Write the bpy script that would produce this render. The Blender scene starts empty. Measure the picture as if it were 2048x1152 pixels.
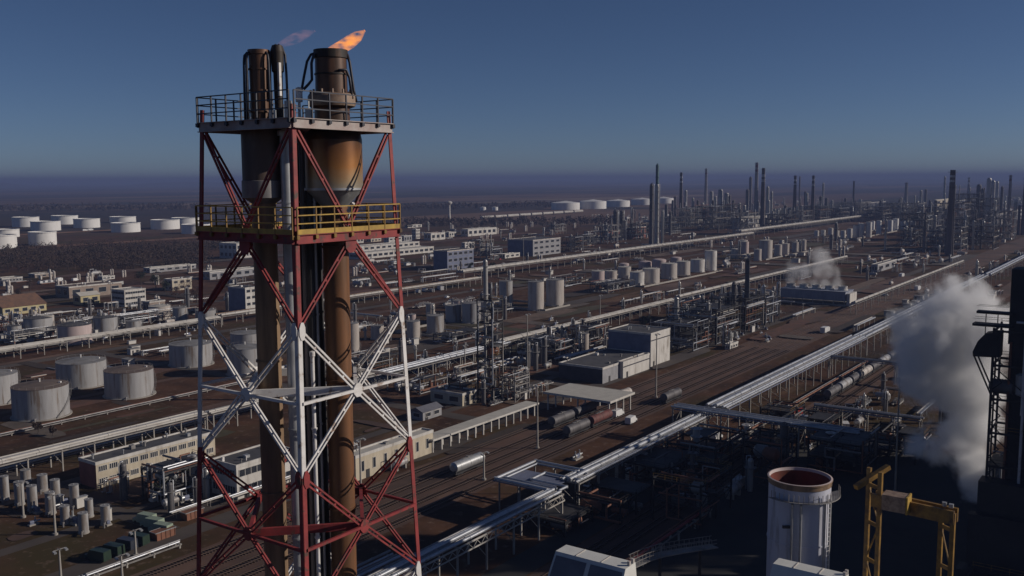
import bpy, random
from math import *
from mathutils import Vector

# ------------------------------------------------------------------ scene, camera
SC = bpy.context.scene
COL = SC.collection
CAMH = 80.0; FPX = 1900.0; HORY = 358.0; ROLL = radians(0.3)
PIT = atan((576 - HORY) / FPX)
ALPHA = radians(35.2)                       # azimuth of the plant grid
US, UC = sin(ALPHA), cos(ALPHA)
U = Vector((US, UC, 0)); VV = Vector((-UC, US, 0))

def ray(px, py):
    x = px - 1024; y = 576 - py
    c, s = cos(-ROLL), sin(-ROLL)
    x, y = c * x - s * y, s * x + c * y
    return x, FPX * cos(PIT) + y * sin(PIT), -FPX * sin(PIT) + y * cos(PIT)

def G(px, py, z=0.0):
    """ground (or level z) point seen at a photo position"""
    x, y, d = ray(px, py); t = (z - CAMH) / d
    return Vector((x * t, y * t, z))

def ztop(px, py, p):
    x, y, d = ray(px, py)
    return CAMH + d * hypot(p[0], p[1]) / hypot(x, y)

def dep(p):
    return p[1] * cos(PIT) + (CAMH - p[2]) * sin(PIT)

def W(u, v, z=0.0):
    return Vector((u * US - v * UC, u * UC + v * US, z))

def uv(p):
    return p[0] * US + p[1] * UC, -p[0] * UC + p[1] * US

def along(n, d, px):
    """length t so that n + t*d is seen in photo column px"""
    x, y, _ = ray(px, 600)
    den = d[0] * y - d[1] * x
    return (x * n[1] - y * n[0]) / den

# ------------------------------------------------------------------ mesh builder
class MB:
    def __init__(s):
        s.v = []; s.f = []; s.mi = []; s.sm = []; s.m = 0
    def face(s, idx, smooth=False):
        s.f.append(idx); s.mi.append(s.m); s.sm.append(smooth)
    def poly(s, pts):
        n = len(s.v); s.v += [tuple(p) for p in pts]; s.face(tuple(range(n, n + len(pts))))
    def hexa(s, p):
        n = len(s.v); s.v += [tuple(q) for q in p]
        for q in ((0, 3, 2, 1), (4, 5, 6, 7), (0, 1, 5, 4), (1, 2, 6, 5), (2, 3, 7, 6), (3, 0, 4, 7)):
            s.face(tuple(n + k for k in q))
    def box(s, x0, x1, y0, y1, z0, z1):
        s.hexa([(x0, y0, z0), (x1, y0, z0), (x1, y1, z0), (x0, y1, z0), (x0, y0, z1), (x1, y0, z1), (x1, y1, z1), (x0, y1, z1)])
    def gbox(s, u0, u1, v0, v1, z0, z1):
        s.hexa([W(u0, v0, z0), W(u1, v0, z0), W(u1, v1, z0), W(u0, v1, z0), W(u0, v0, z1), W(u1, v0, z1), W(u1, v1, z1), W(u0, v1, z1)])
    def bar(s, p, q, w, h=None, up=None):
        h = w if h is None else h
        p = Vector(p); q = Vector(q); d = (q - p)
        if d.length < 1e-6: return
        d.normalize()
        u = Vector(up) if up is not None else (Vector((0, 0, 1)) if abs(d.z) < .95 else U)
        a = d.cross(u)
        if a.length < 1e-4: a = d.cross(VV)
        a.normalize(); b = a.cross(d).normalized()
        a *= w / 2; b *= h / 2
        s.hexa([p - a - b, p + a - b, p + a + b, p - a + b, q - a - b, q + a - b, q + a + b, q - a + b])
    def cyl(s, p, q, r, r2=None, n=12, caps=True, smooth=True):
        r2 = r if r2 is None else r2
        p = Vector(p); q = Vector(q); d = (q - p).normalized()
        a = d.orthogonal().normalized(); b = d.cross(a)
        i = len(s.v); dirs = [a * cos(2 * pi * k / n) + b * sin(2 * pi * k / n) for k in range(n)]
        s.v += [tuple(p + e * r) for e in dirs] + [tuple(q + e * r2) for e in dirs]
        for k in range(n):
            k2 = (k + 1) % n; s.face((i + k, i + k2, i + n + k2, i + n + k), smooth)
        if caps:
            for c, rr, fl in ((p, r, True), (q, r2, False)):
                if rr < 1e-5: continue
                j = len(s.v); s.v += [tuple(c + e * rr) for e in dirs]
                s.face(tuple(range(j, j + n))[::-1] if fl else tuple(range(j, j + n)))
    def tube(s, path, r, n=8):
        path = [Vector(p) for p in path]; i0 = len(s.v)
        t0 = (path[1] - path[0]).normalized(); a = t0.orthogonal().normalized()
        for k, p in enumerate(path):
            t = (path[min(k + 1, len(path) - 1)] - path[max(k - 1, 0)]).normalized()
            a = (a - t * a.dot(t)).normalized(); b = t.cross(a)
            s.v += [tuple(p + (a * cos(2 * pi * j / n) + b * sin(2 * pi * j / n)) * r) for j in range(n)]
        for k in range(len(path) - 1):
            for j in range(n):
                j2 = (j + 1) % n; o = i0 + k * n
                s.face((o + j, o + j2, o + n + j2, o + n + j), True)
        s.face(tuple(range(i0, i0 + n))[::-1]); e = i0 + (len(path) - 1) * n; s.face(tuple(range(e, e + n)))
    def lathe(s, prof, c=(0, 0, 0), n=24, mats=None):
        """profile of (r, z) from bottom to top; hard edges between rings of different slope"""
        c = Vector(c)
        for k in range(len(prof) - 1):
            (r0, z0), (r1, z1) = prof[k], prof[k + 1]
            if mats: s.m = mats[k]
            i = len(s.v)
            for (r, z) in ((r0, z0), (r1, z1)):
                s.v += [tuple(c + Vector((r * cos(2 * pi * j / n), r * sin(2 * pi * j / n), z))) for j in range(n)]
            for j in range(n):
                j2 = (j + 1) % n
                if r0 < 1e-5: s.face((i, i + n + j2, i + n + j), True)
                elif r1 < 1e-5: s.face((i + j, i + j2, i + n), True)
                else: s.face((i + j, i + j2, i + n + j2, i + n + j), True)
    def ring(s, c, r, w, h, n=24):
        s.lathe([(r, 0), (r + w, 0), (r + w, h), (r, h), (r, 0)], c, n)
    def build(s, name, mats, parent=None, org=None):
        me = bpy.data.meshes.new(name)
        o3 = Vector(org) if org is not None else (ORG.get(parent.name, Vector()) if parent else Vector())
        ox, oy, oz = o3
        me.from_pydata([(x - ox, y - oy, z - oz) for x, y, z in s.v], [], s.f)
        if not isinstance(mats, (list, tuple)): mats = [mats]
        for m in mats: me.materials.append(m)
        me.polygons.foreach_set('material_index', s.mi); me.polygons.foreach_set('use_smooth', s.sm)
        me.update()
        o = bpy.data.objects.new(name, me); COL.objects.link(o)
        if parent: o.parent = parent
        else: o.location = o3
        ORG[o.name] = o3
        return o
ORG = {}
OCC = []      # taken footprints on the plant grid (u0, u1, v0, v1)

def tag(o, label=None, cat=None, group=None, kind=None):
    if label: o['label'] = label
    if cat: o['category'] = cat
    if group: o['group'] = group
    if kind: o['kind'] = kind
    return o

def thing(name, label, cat, loc=(0, 0, 0), group=None):
    o = bpy.data.objects.new(name, None); COL.objects.link(o); o.empty_display_size = .5
    o.location = loc; ORG[o.name] = Vector(loc)
    return tag(o, label, cat, group)

def kids(o):
    return [c for c in bpy.data.objects if c.parent == o]

def copy_tree(o, loc, label=None, rz=None, sc=None):
    c = o.copy(); COL.objects.link(c); c.location = loc
    if rz is not None: c.rotation_euler = (0, 0, rz)
    if sc is not None: c.scale = sc if isinstance(sc, (tuple, list)) else (sc, sc, sc)
    if label: c['label'] = label
    for ch in CH.setdefault(o.name, kids(o)):
        d = ch.copy(); COL.objects.link(d); d.parent = c
        for g in CH.setdefault(ch.name, kids(ch)):
            e = g.copy(); COL.objects.link(e); e.parent = d
    return c
CH = {}

# ------------------------------------------------------------------ materials
def mat(name, c1, c2=None, sc=1.0, rough=.75, metal=0.0, stretch=(1, 1, 1), thr=(.35, .65), c3=None, sc3=None, thr3=(.55, .7), bump=0, detail=5, spec=.4):
    m = bpy.data.materials.new(name); m.use_nodes = True
    nt = m.node_tree; N = nt.nodes; L = nt.links
    b = N['Principled BSDF']; b.inputs['Roughness'].default_value = rough; b.inputs['Metallic'].default_value = metal
    b.inputs['Specular IOR Level'].default_value = spec
    def col(c): return (c[0], c[1], c[2], 1)
    if c2 is None:
        c2 = tuple(x * .78 for x in c1)
    tc = N.new('ShaderNodeTexCoord'); mp = N.new('ShaderNodeMapping'); mp.inputs['Scale'].default_value = stretch
    L.new(tc.outputs['Object'], mp.inputs['Vector'])
    def layer(scale, t):
        n = N.new('ShaderNodeTexNoise'); n.inputs['Scale'].default_value = scale; n.inputs['Detail'].default_value = detail
        n.inputs['Roughness'].default_value = .6
        L.new(mp.outputs[0], n.inputs['Vector'])
        r = N.new('ShaderNodeMapRange'); r.inputs[1].default_value = t[0]; r.inputs[2].default_value = t[1]
        L.new(n.outputs[0], r.inputs[0]); return n, r
    n1, r1 = layer(sc, thr)
    mx = N.new('ShaderNodeMix'); mx.data_type = 'RGBA'
    mx.inputs[6].default_value = col(c1); mx.inputs[7].default_value = col(c2)
    L.new(r1.outputs[0], mx.inputs[0]); out = mx.outputs[2]
    if c3 is not None:
        n3, r3 = layer(sc3 or sc * .37, thr3)
        m3 = N.new('ShaderNodeMix'); m3.data_type = 'RGBA'; m3.inputs[7].default_value = col(c3)
        L.new(out, m3.inputs[6]); L.new(r3.outputs[0], m3.inputs[0]); out = m3.outputs[2]
    L.new(out, b.inputs['Base Color'])
    if bump:
        bp = N.new('ShaderNodeBump'); bp.inputs['Strength'].default_value = bump; bp.inputs['Distance'].default_value = .1
        L.new(n1.outputs[0], bp.inputs['Height']); L.new(bp.outputs[0], b.inputs['Normal'])
    return m

M = {}
def mk(k, *a, **kw): M[k] = mat(k, *a, **kw)
ST = (1, 1, .08)
mk('red_wagon', (.15, .05, .045), (.09, .04, .035), .6, .7)
mk('red_paint', (.28, .042, .042), (.17, .026, .03), 1.5, .6, thr=(.38, .68), c3=(.09, .05, .04), sc3=2.2, thr3=(.56, .66))
mk('white_paint', (.72, .71, .70), (.58, .56, .54), 1.2, .55, c3=(.30, .21, .16), sc3=2.4, thr3=(.58, .68))
mk('yellow_paint', (.48, .31, .055), (.30, .19, .045), 2, .55)
mk('ochre_paint', (.29, .165, .03), (.15, .085, .025), 1, .5, c3=(.08, .05, .03), sc3=.8)
mk('dark_rail', (.05, .055, .07), (.03, .03, .04), 2, .5, .3)
mk('deck_grey', (.42, .38, .36), (.3, .22, .2), 1.3, .7)
mk('rust_drum', (.23, .10, .035), (.07, .045, .03), .9, .38, .45, stretch=(1, 1, .25), c3=(.42, .24, .09), sc3=.55, thr3=(.45, .62))
mk('rust_pipe', (.21, .095, .042), (.10, .055, .032), .9, .5, .1, stretch=(1, 1, .10), c3=(.06, .04, .028), sc3=.6, thr3=(.52, .66))
mk('dark_rust', (.13, .095, .08), (.07, .055, .05), .8, .5, .15, stretch=(1, 1, .3), c3=(.22, .17, .15), sc3=.6, thr3=(.55, .7))
mk('tan_pipe', (.30, .20, .125), (.17, .115, .075), .9, .5, .15, stretch=(1, 1, .10), c3=(.085, .06, .045), sc3=.7, thr3=(.5, .66))
mk('soot', (.045, .034, .028), (.015, .013, .012), 1.4, .6, .1, stretch=(1, 1, .3), c3=(.10, .05, .03), sc3=1.1)
mk('burnt_steel', (.17, .085, .05), (.06, .036, .026), 1.2, .45, .3, stretch=(1, 1, .25), c3=(.34, .27, .22), sc3=1.3, thr3=(.6, .72))
mk('tan_steel', (.36, .27, .2), (.18, .12, .09), 1.5, .5, .1)
mk('galv', (.46, .47, .48), (.34, .35, .36), 1.2, .4, .45)
mk('grey_drum', (.27, .26, .26), (.12, .11, .11), .8, .5, .2, stretch=(1, 1, .3), c3=(.07, .06, .06), sc3=.6)
mk('tank_white', (.68, .67, .65), (.53, .52, .50), .12, .55, stretch=(1, 1, .3), c3=(.38, .34, .30), sc3=.22, thr3=(.52, .68))
mk('tank_bright', (.80, .79, .77), (.68, .67, .65), .12, .55, stretch=(1, 1, .3))
mk('tank_grey', (.40, .40, .41), (.28, .275, .275), .3, .5, .1, stretch=(1, 1, .10), c3=(.19, .155, .13), sc3=.65, thr3=(.54, .66))
mk('tank_cream', (.55, .51, .47), (.38, .34, .31), .3, .55, stretch=(1, 1, .15), c3=(.33, .29, .26), sc3=.4)
mk('tank_pink', (.55, .45, .43), (.42, .34, .33), .3, .6, stretch=(1, 1, .15))
mk('roof_grey', (.24, .24, .25), (.17, .165, .16), .3, .85, c3=(.13, .10, .08), sc3=.15)
mk('roof_brown', (.16, .12, .10), (.11, .085, .075), .3, .9)
mk('roof_dark', (.085, .085, .095), (.06, .06, .065), .4, .9, c3=(.12, .115, .11), sc3=.1)
mk('roof_pale', (.50, .48, .43), (.43, .41, .37), .3, .8)
mk('roof_orange', (.20, .11, .07), (.13, .08, .06), .4, .85)
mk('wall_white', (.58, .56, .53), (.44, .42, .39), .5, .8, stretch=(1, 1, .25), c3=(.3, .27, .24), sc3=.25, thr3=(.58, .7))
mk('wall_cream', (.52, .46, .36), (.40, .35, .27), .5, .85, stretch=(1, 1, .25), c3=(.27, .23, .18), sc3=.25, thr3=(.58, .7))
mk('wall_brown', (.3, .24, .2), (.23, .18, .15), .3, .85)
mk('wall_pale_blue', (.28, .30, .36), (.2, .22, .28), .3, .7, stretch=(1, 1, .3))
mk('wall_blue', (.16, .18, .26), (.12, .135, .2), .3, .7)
mk('wall_grey', (.3, .3, .32), (.23, .23, .24), .3, .8)
mk('wall_dark', (.07, .07, .085), (.045, .045, .055), .3, .8)
mk('wall_red', (.24, .09, .075), (.17, .06, .05), .3, .8)
mk('wall_yellow', (.5, .44, .24), (.4, .34, .2), .3, .8)
mk('glass', (.025, .03, .04), (.04, .045, .055), .5, .15, spec=.6)
mk('pipe_silver', (.50, .52, .56), (.38, .40, .44), .15, .38, .35, c3=(.3, .29, .28), sc3=.5)
mk('pipe_white', (.48, .46, .43), (.37, .35, .32), .12, .5, c3=(.33, .29, .25), sc3=.3)
mk('pipe_grey', (.3, .3, .31), (.2, .19, .19), .2, .5, .3)
mk('pipe_rust', (.24, .10, .06), (.15, .07, .045), .3, .7)
mk('steel_grey', (.28, .27, .26), (.17, .16, .155), .4, .6, .2)
mk('steel_dark', (.06, .058, .06), (.035, .034, .036), .5, .6, .2)
mk('concrete', (.36, .34, .31), (.27, .25, .23), .3, .9)
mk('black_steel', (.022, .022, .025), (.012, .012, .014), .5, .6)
mk('cladding_dark', (.03, .03, .034), (.02, .02, .024), .2, .7)
mk('stack_blue', (.56, .57, .64), (.40, .42, .52), .35, .5, stretch=(1, 1, .12), c3=(.27, .26, .28), sc3=.6, thr3=(.58, .7))
mk('stack_brown', (.16, .13, .12), (.10, .085, .08), .1, .8, stretch=(1, 1, .2))
mk('stack_concrete', (.34, .31, .3), (.24, .22, .215), .06, .85, stretch=(1, 1, .3))
mk('stack_band_red', (.2, .06, .06), (.14, .045, .045), .2, .7)
mk('stack_green', (.07, .14, .15), (.05, .1, .11), .2, .6)
mk('refractory', (.20, .045, .03), (.10, .03, .02), .5, .9)
mk('column_silver', (.42, .41, .40), (.3, .29, .28), .2, .4, .35, stretch=(1, 1, .2))
mk('column_dark', (.13, .125, .13), (.085, .08, .085), .2, .6, .2, stretch=(1, 1, .2))
mk('car_white', (.7, .7, .7), (.66, .66, .66), 1, .3)
mk('car_red', (.3, .03, .025), (.26, .03, .025), 1, .3)
mk('car_dark', (.04, .045, .06), (.03, .035, .05), 1, .3)
mk('car_silver', (.4, .41, .43), (.36, .37, .39), 1, .3, .4)
mk('car_green', (.03, .05, .036), (.024, .04, .03), 1, .3)
mk('car_pale_green', (.30, .36, .28), (.24, .3, .23), 1, .3)
mk('green_paint', (.07, .11, .07), (.045, .07, .045), .8, .6, c3=(.30, .34, .26), sc3=.35, thr3=(.55, .65))
mk('orange_paint', (.38, .12, .04), (.26, .09, .04), .8, .6)
mk('tyre', (.02, .02, .02), (.015, .015, .015), 1, .9)
mk('asphalt', (.082, .066, .057), (.058, .047, .041), .06, .95, c3=(.105, .085, .073), sc3=.02, bump=0)
mk('gravel', (.115, .062, .043), (.058, .036, .028), .05, .95, c3=(.15, .095, .07), sc3=.02)
mk('shade_asphalt', (.038, .037, .036), (.026, .025, .025), .06, .95, c3=(.045, .036, .032), sc3=.02)  # asphalt darkened so the yard's shade is painted into its colour
mk('sleeper', (.085, .055, .042), (.06, .04, .032), .5, .9)
mk('rail_steel', (.15, .10, .08), (.11, .08, .065), .2, .4, .5)
mk('bare_twig', (.060, .040, .034), (.036, .028, .024), .05, 1, c3=(.075, .052, .036), sc3=.02)
mk('bare_red_twig', (.085, .04, .034), (.05, .03, .026), .3, 1)
mk('bare_brown_twig', (.085, .055, .04), (.05, .036, .028), .05, 1)
mk('evergreen', (.035, .05, .03), (.022, .03, .02), .3, 1)
mk('bark', (.06, .045, .035), (.04, .03, .025), .5, 1)
mk('panel_grey', (.17, .17, .19), (.13, .13, .15), .4, .3)
mk('module_white', (.70, .70, .66), (.6, .6, .57), .4, .5)

# heat stain on the drum: pale below, orange in the middle, soot brown on top (height of the drum 79.8 .. 82.1)
def zstain(m, stops, z0, z1):
    nt = m.node_tree; N = nt.nodes; L = nt.links; b = N['Principled BSDF']; src = b.inputs['Base Color'].links[0].from_socket
    tc = N.new('ShaderNodeTexCoord'); sx = N.new('ShaderNodeSeparateXYZ'); L.new(tc.outputs['Object'], sx.inputs[0])
    no = N.new('ShaderNodeTexNoise'); no.inputs['Scale'].default_value = .8; no.inputs['Detail'].default_value = 5; L.new(tc.outputs['Object'], no.inputs['Vector'])
    ad = N.new('ShaderNodeMath'); ad.operation = 'MULTIPLY_ADD'; L.new(no.outputs[0], ad.inputs[0]); ad.inputs[1].default_value = 1.2; L.new(sx.outputs[2], ad.inputs[2])
    mr = N.new('ShaderNodeMapRange'); mr.inputs[1].default_value = z0 + .6; mr.inputs[2].default_value = z1 + .6; L.new(ad.outputs[0], mr.inputs[0])
    cr = N.new('ShaderNodeValToRGB'); L.new(mr.outputs[0], cr.inputs[0])
    for k, (p, c) in enumerate(stops):
        e = cr.color_ramp.elements[k] if k < 2 else cr.color_ramp.elements.new(p)
        e.position = p; e.color = (*c, 1)
    mx = N.new('ShaderNodeMix'); mx.data_type = 'RGBA'; mx.inputs[0].default_value = .3; L.new(cr.outputs[0], mx.inputs[6]); L.new(src, mx.inputs[7]); L.new(mx.outputs[2], b.inputs['Base Color'])
zstain(M['rust_drum'], [(0, (.40, .36, .28)), (.10, (.44, .33, .2)), (.34, (.46, .20, .06)), (.72, (.22, .09, .035)), (1, (.04, .03, .025))], 79.8, 82.0)
mk('concrete_worn', (.13, .105, .088), (.085, .066, .054), .15, .95, c3=(.07, .06, .055), sc3=.3)
mk('dirt_pale', (.17, .12, .09), (.10, .068, .05), .2, 1, c3=(.06, .04, .03), sc3=.06)
mk('dirt_red', (.13, .06, .04), (.08, .042, .03), .2, 1, c3=(.05, .032, .025), sc3=.06)
mk('dirt_dark', (.035, .026, .022), (.05, .034, .027), .2, 1)
mk('grass_dry', (.07, .06, .03), (.045, .04, .022), .3, 1, c3=(.09, .06, .04), sc3=.07)
# ------------------------------------------------------------------ camera, sun, sky, haze
cam = bpy.data.cameras.new('camera'); co = bpy.data.objects.new('camera', cam); COL.objects.link(co)
cam.sensor_width = 36; cam.lens = 36 * FPX / 2048; cam.clip_start = .5; cam.clip_end = 120000
co.location = (0, 0, CAMH)
fw = Vector((0, cos(PIT), -sin(PIT))); rt = Vector((1, 0, 0)); up = rt.cross(fw)
c_, s_ = cos(ROLL), sin(ROLL)
r2 = rt * c_ - up * s_; u2 = rt * s_ + up * c_
from mathutils import Matrix
co.matrix_world = Matrix((( r2.x, u2.x, -fw.x, 0), (r2.y, u2.y, -fw.y, 0), (r2.z, u2.z, -fw.z, CAMH), (0, 0, 0, 1)))
SC.camera = co

SUN_AZ, SUN_EL = radians(91), radians(23)
sd = Vector((sin(SUN_AZ) * cos(SUN_EL), cos(SUN_AZ) * cos(SUN_EL), sin(SUN_EL)))
sl = bpy.data.lights.new('sun', 'SUN'); sl.energy = 3.7; sl.angle = radians(.5); sl.color = (1, .90, .79)
so = bpy.data.objects.new('sun', sl); COL.objects.link(so); so.rotation_euler = sd.to_track_quat('Z', 'Y').to_euler()

wd = bpy.data.worlds.new('World'); SC.world = wd; wd.use_nodes = True
N = wd.node_tree.nodes; L = wd.node_tree.links
sky = N.new('ShaderNodeTexSky'); sky.sky_type = 'NISHITA'; sky.sun_disc = False
sky.sun_elevation = SUN_EL; sky.sun_rotation = SUN_AZ
sky.altitude = 0; sky.air_density = .55; sky.dust_density = .15; sky.ozone_density = 4.5
tint = N.new('ShaderNodeMix'); tint.data_type = 'RGBA'; tint.blend_type = 'MULTIPLY'; tint.inputs[0].default_value = 1; tint.inputs[7].default_value = (1.0, .96, 1.01, 1)
L.new(sky.outputs[0], tint.inputs[6]); L.new(tint.outputs[2], N['Background'].inputs[0]); N['Background'].inputs[1].default_value = .046
SC.view_settings.view_transform = 'Standard'; SC.view_settings.look = 'None'
SC.view_settings.exposure = -.2; SC.view_settings.gamma = 1
SC.cycles.volume_bounces = 5; SC.cycles.max_bounces = 8; SC.cycles.diffuse_bounces = 3
SC.cycles.transparent_max_bounces = 24
SC.cycles.volume_step_rate = 1.0; SC.cycles.volume_max_steps = 256
SC.cycles.use_denoising = True

HAZE = 1
if HAZE:
    b = MB(); b.box(-45000, 45000, -2000, 45000, -1, 140)
    hm = bpy.data.materials.new('haze_air'); hm.use_nodes = True
    hn = hm.node_tree.nodes; hl = hm.node_tree.links
    hn.remove(hn['Principled BSDF'])
    pv = hn.new('ShaderNodeVolumePrincipled'); hl.new(pv.outputs[0], hn['Material Output'].inputs['Volume'])
    pv.inputs['Color'].default_value = (.215, .28, .52, 1); pv.inputs['Density'].default_value = .00016
    pv.inputs['Anisotropy'].default_value = 0
    tag(b.build('haze', hm), 'thin bluish haze lying over the plain', 'haze', kind='stuff')

# ------------------------------------------------------------------ ground
gm = bpy.data.materials.new('earth'); gm.use_nodes = True
gn = gm.node_tree.nodes; gl = gm.node_tree.links
bs = gn['Principled BSDF']; bs.inputs['Roughness'].default_value = 1; bs.inputs['Specular IOR Level'].default_value = .1
tc = gn.new('ShaderNodeTexCoord')
rot = gn.new('ShaderNodeMapping'); rot.inputs['Rotation'].default_value = (0, 0, ALPHA); gl.new(tc.outputs['Object'], rot.inputs[0])
def gnoise(scale, t0, t1, vec=None, detail=6):
    n = gn.new('ShaderNodeTexNoise'); n.inputs['Scale'].default_value = scale; n.inputs['Detail'].default_value = detail; n.inputs['Roughness'].default_value = .62
    gl.new(vec or tc.outputs['Object'], n.inputs['Vector'])
    r = gn.new('ShaderNodeMapRange'); r.inputs[1].default_value = t0; r.inputs[2].default_value = t1; gl.new(n.outputs[0], r.inputs[0]); return r.outputs[0]
def gmix(a, b_, f):
    m = gn.new('ShaderNodeMix'); m.data_type = 'RGBA'
    for k, x in ((6, a), (7, b_)):
        if isinstance(x, tuple): m.inputs[k].default_value = (*x, 1)
        else: gl.new(x, m.inputs[k])
    gl.new(f, m.inputs[0]); return m.outputs[2]
st = gn.new('ShaderNodeMapping'); st.inputs['Scale'].default_value = (1, .18, 1); gl.new(rot.outputs[0], st.inputs[0])
e1 = gmix((.100, .051, .030), (.052, .028, .018), gnoise(.06, .38, .62))
e1 = gmix(e1, (.055, .042, .019), gnoise(.013, .48, .62))
e1 = gmix(e1, (.16, .098, .065), gnoise(.035, .60, .70, st.outputs[0]))
e1 = gmix(e1, (.036, .024, .019), gnoise(.022, .56, .68, st.outputs[0]))
e1 = gmix(e1, (.16, .11, .085), gnoise(.35, .56, .72))
vo = gn.new('ShaderNodeTexVoronoi'); vo.inputs['Scale'].default_value = .0022; gl.new(st.outputs[0], vo.inputs['Vector'])
sp = gn.new('ShaderNodeSeparateColor'); gl.new(vo.outputs['Color'], sp.inputs[0])
cr = gn.new('ShaderNodeValToRGB'); cr.color_ramp.interpolation = 'CONSTANT'
for k, (p_, c) in enumerate([(0, (.05, .04, .036)), (.25, (.11, .072, .055)), (.45, (.05, .05, .034)), (.62, (.15, .10, .075)), (.8, (.036, .032, .03)), (.93, (.2, .15, .115))]):
    el = cr.color_ramp.elements[k] if k < 2 else cr.color_ramp.elements.new(p_)
    el.position = p_; el.color = (*c, 1)
gl.new(sp.outputs[0], cr.inputs[0])
f1 = gmix(cr.outputs[0], (.035, .032, .03), gnoise(.0011, .52, .6))
sx = gn.new('ShaderNodeSeparateXYZ'); gl.new(rot.outputs[0], sx.inputs[0])
# beyond the plant fence the ground is farmland
ln = gn.new('ShaderNodeVectorMath'); ln.operation = 'LENGTH'; gl.new(tc.outputs['Object'], ln.inputs[0])
mr = gn.new('ShaderNodeMapRange'); mr.inputs[1].default_value = 1500; mr.inputs[2].default_value = 1750; gl.new(ln.outputs['Value'], mr.inputs[0])
gl.new(gmix(e1, f1, mr.outputs[0]), bs.inputs['Base Color'])
b = MB(); b.poly([(-42000, -1500, 0), (42000, -1500, 0), (42000, 42000, 0), (-42000, 42000, 0)])
tag(b.build('ground', gm), kind='structure')
# low far hills along the horizon
b = MB(); rh = random.Random(4); n = 60
prof = [max(0, 60 + 55 * sin(k * .33) + 45 * sin(k * .81 + 1) + rh.uniform(-15, 15)) * (1.15 - k / n) for k in range(n + 1)]
for r_, zf in ((14000, 0), (17000, 1), (22000, 0)):
    for k in range(n + 1):
        a = radians(-42 + 84 * k / n); b.v.append((r_ * sin(a), r_ * cos(a), -1 + prof[k] * zf))
for j in (0, 1):
    for k in range(n):
        i = j * (n + 1) + k; b.face((i, i + n + 1, i + n + 2, i + 1), True)
tag(b.build('hills', mat('hill_land', (.045, .04, .036), (.03, .03, .028), .0012, 1)), kind='structure')
# ------------------------------------------------------------------ flare tower
TX, TY = -9.34, 42.0
TAX = Vector((TX, TY, 0))
def thd(z): return 4.06 + .0484 * (82.45 - z)
CAZ = [radians(35.2 + 135), radians(35.2 + 225), radians(35.2 + 315), radians(35.2 + 45)]
def tcorner(k, z, f=1.0):
    h = thd(z) * f; a = CAZ[k % 4]
    return Vector((TX + h * sin(a), TY + h * cos(a), z))
tw = thing('flare_tower', 'red and white banded lattice tower carrying the flare stacks', 'tower', (TX, TY, 0))
BAND = [82.45, 74.05, 68.0, 62.0, 56.0, 49.8, 43.4, 36.8, 30.0, 23.0, 16.0, 8.0, 0.0]
def tcol(z): # 0 red 1 white
    for i in range(len(BAND) - 1):
        if z <= BAND[i] and z > BAND[i + 1]: return i % 2
    return 0
RW = [M['red_paint'], M['white_paint']]
def face_pt(k, z, t=.5):
    return tcorner(k, z).lerp(tcorner(k + 1, z), t)
def outn(k):
    a = CAZ[k % 4]
    m_ = a + pi / 4
    return Vector((sin(m_), cos(m_), 0))
for k in range(4):
    b = MB()
    for i in range(len(BAND) - 1):
        b.m = i % 2
        zt, zb = BAND[i] + (.55 if i == 0 else 0), BAND[i + 1]
        w = .20 + .006 * i
        for s in (1, -1):
            n_ = outn(k if s == 1 else k - 1)
            def off(z): 
                d = (tcorner(k + s, z) - tcorner(k, z)).normalized()
                return tcorner(k, z) + d * (w / 2)
            b.bar(off(zb), off(zt), w, .035, up=n_)
    b.build('leg', RW, tw)
def brace(p, q, k, m, w=.075, gap=.085, name='brace'):
    b = MB(); b.m = m; n_ = outn(k)
    d = (q - p).normalized(); sd_ = d.cross(n_).normalized() * gap
    for s in (1, -1):
        b.bar(p + sd_ * s, q + sd_ * s, w, w, up=n_)
    L_ = (q - p).length
    for t in (.25, .5, .75):
        c = p.lerp(q, t); b.bar(c - sd_ * 1.2, c + sd_ * 1.2, .10, .02, up=n_)
    return b.build(name, RW, tw)
def gusset(c, k, m, s=.36, wx=1.0):
    b = MB(); b.m = m; n_ = outn(k); t = Vector((-n_.y, n_.x, 0)); z = Vector((0, 0, 1))
    pts = [c + t * (s * wx * cos(a)) + z * (s * 1.15 * sin(a)) for a in [pi / 8 + j * pi / 4 for j in range(8)]]
    b.poly([p + n_ * .06 for p in pts]); b.poly([p - n_ * .02 for p in pts][::-1])
    for j in range(8):
        j2 = (j + 1) % 8; b.poly([pts[j] - n_ * .02, pts[j2] - n_ * .02, pts[j2] + n_ * .06, pts[j] + n_ * .06])
    return b.build('gusset_plate', RW, tw)
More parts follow.
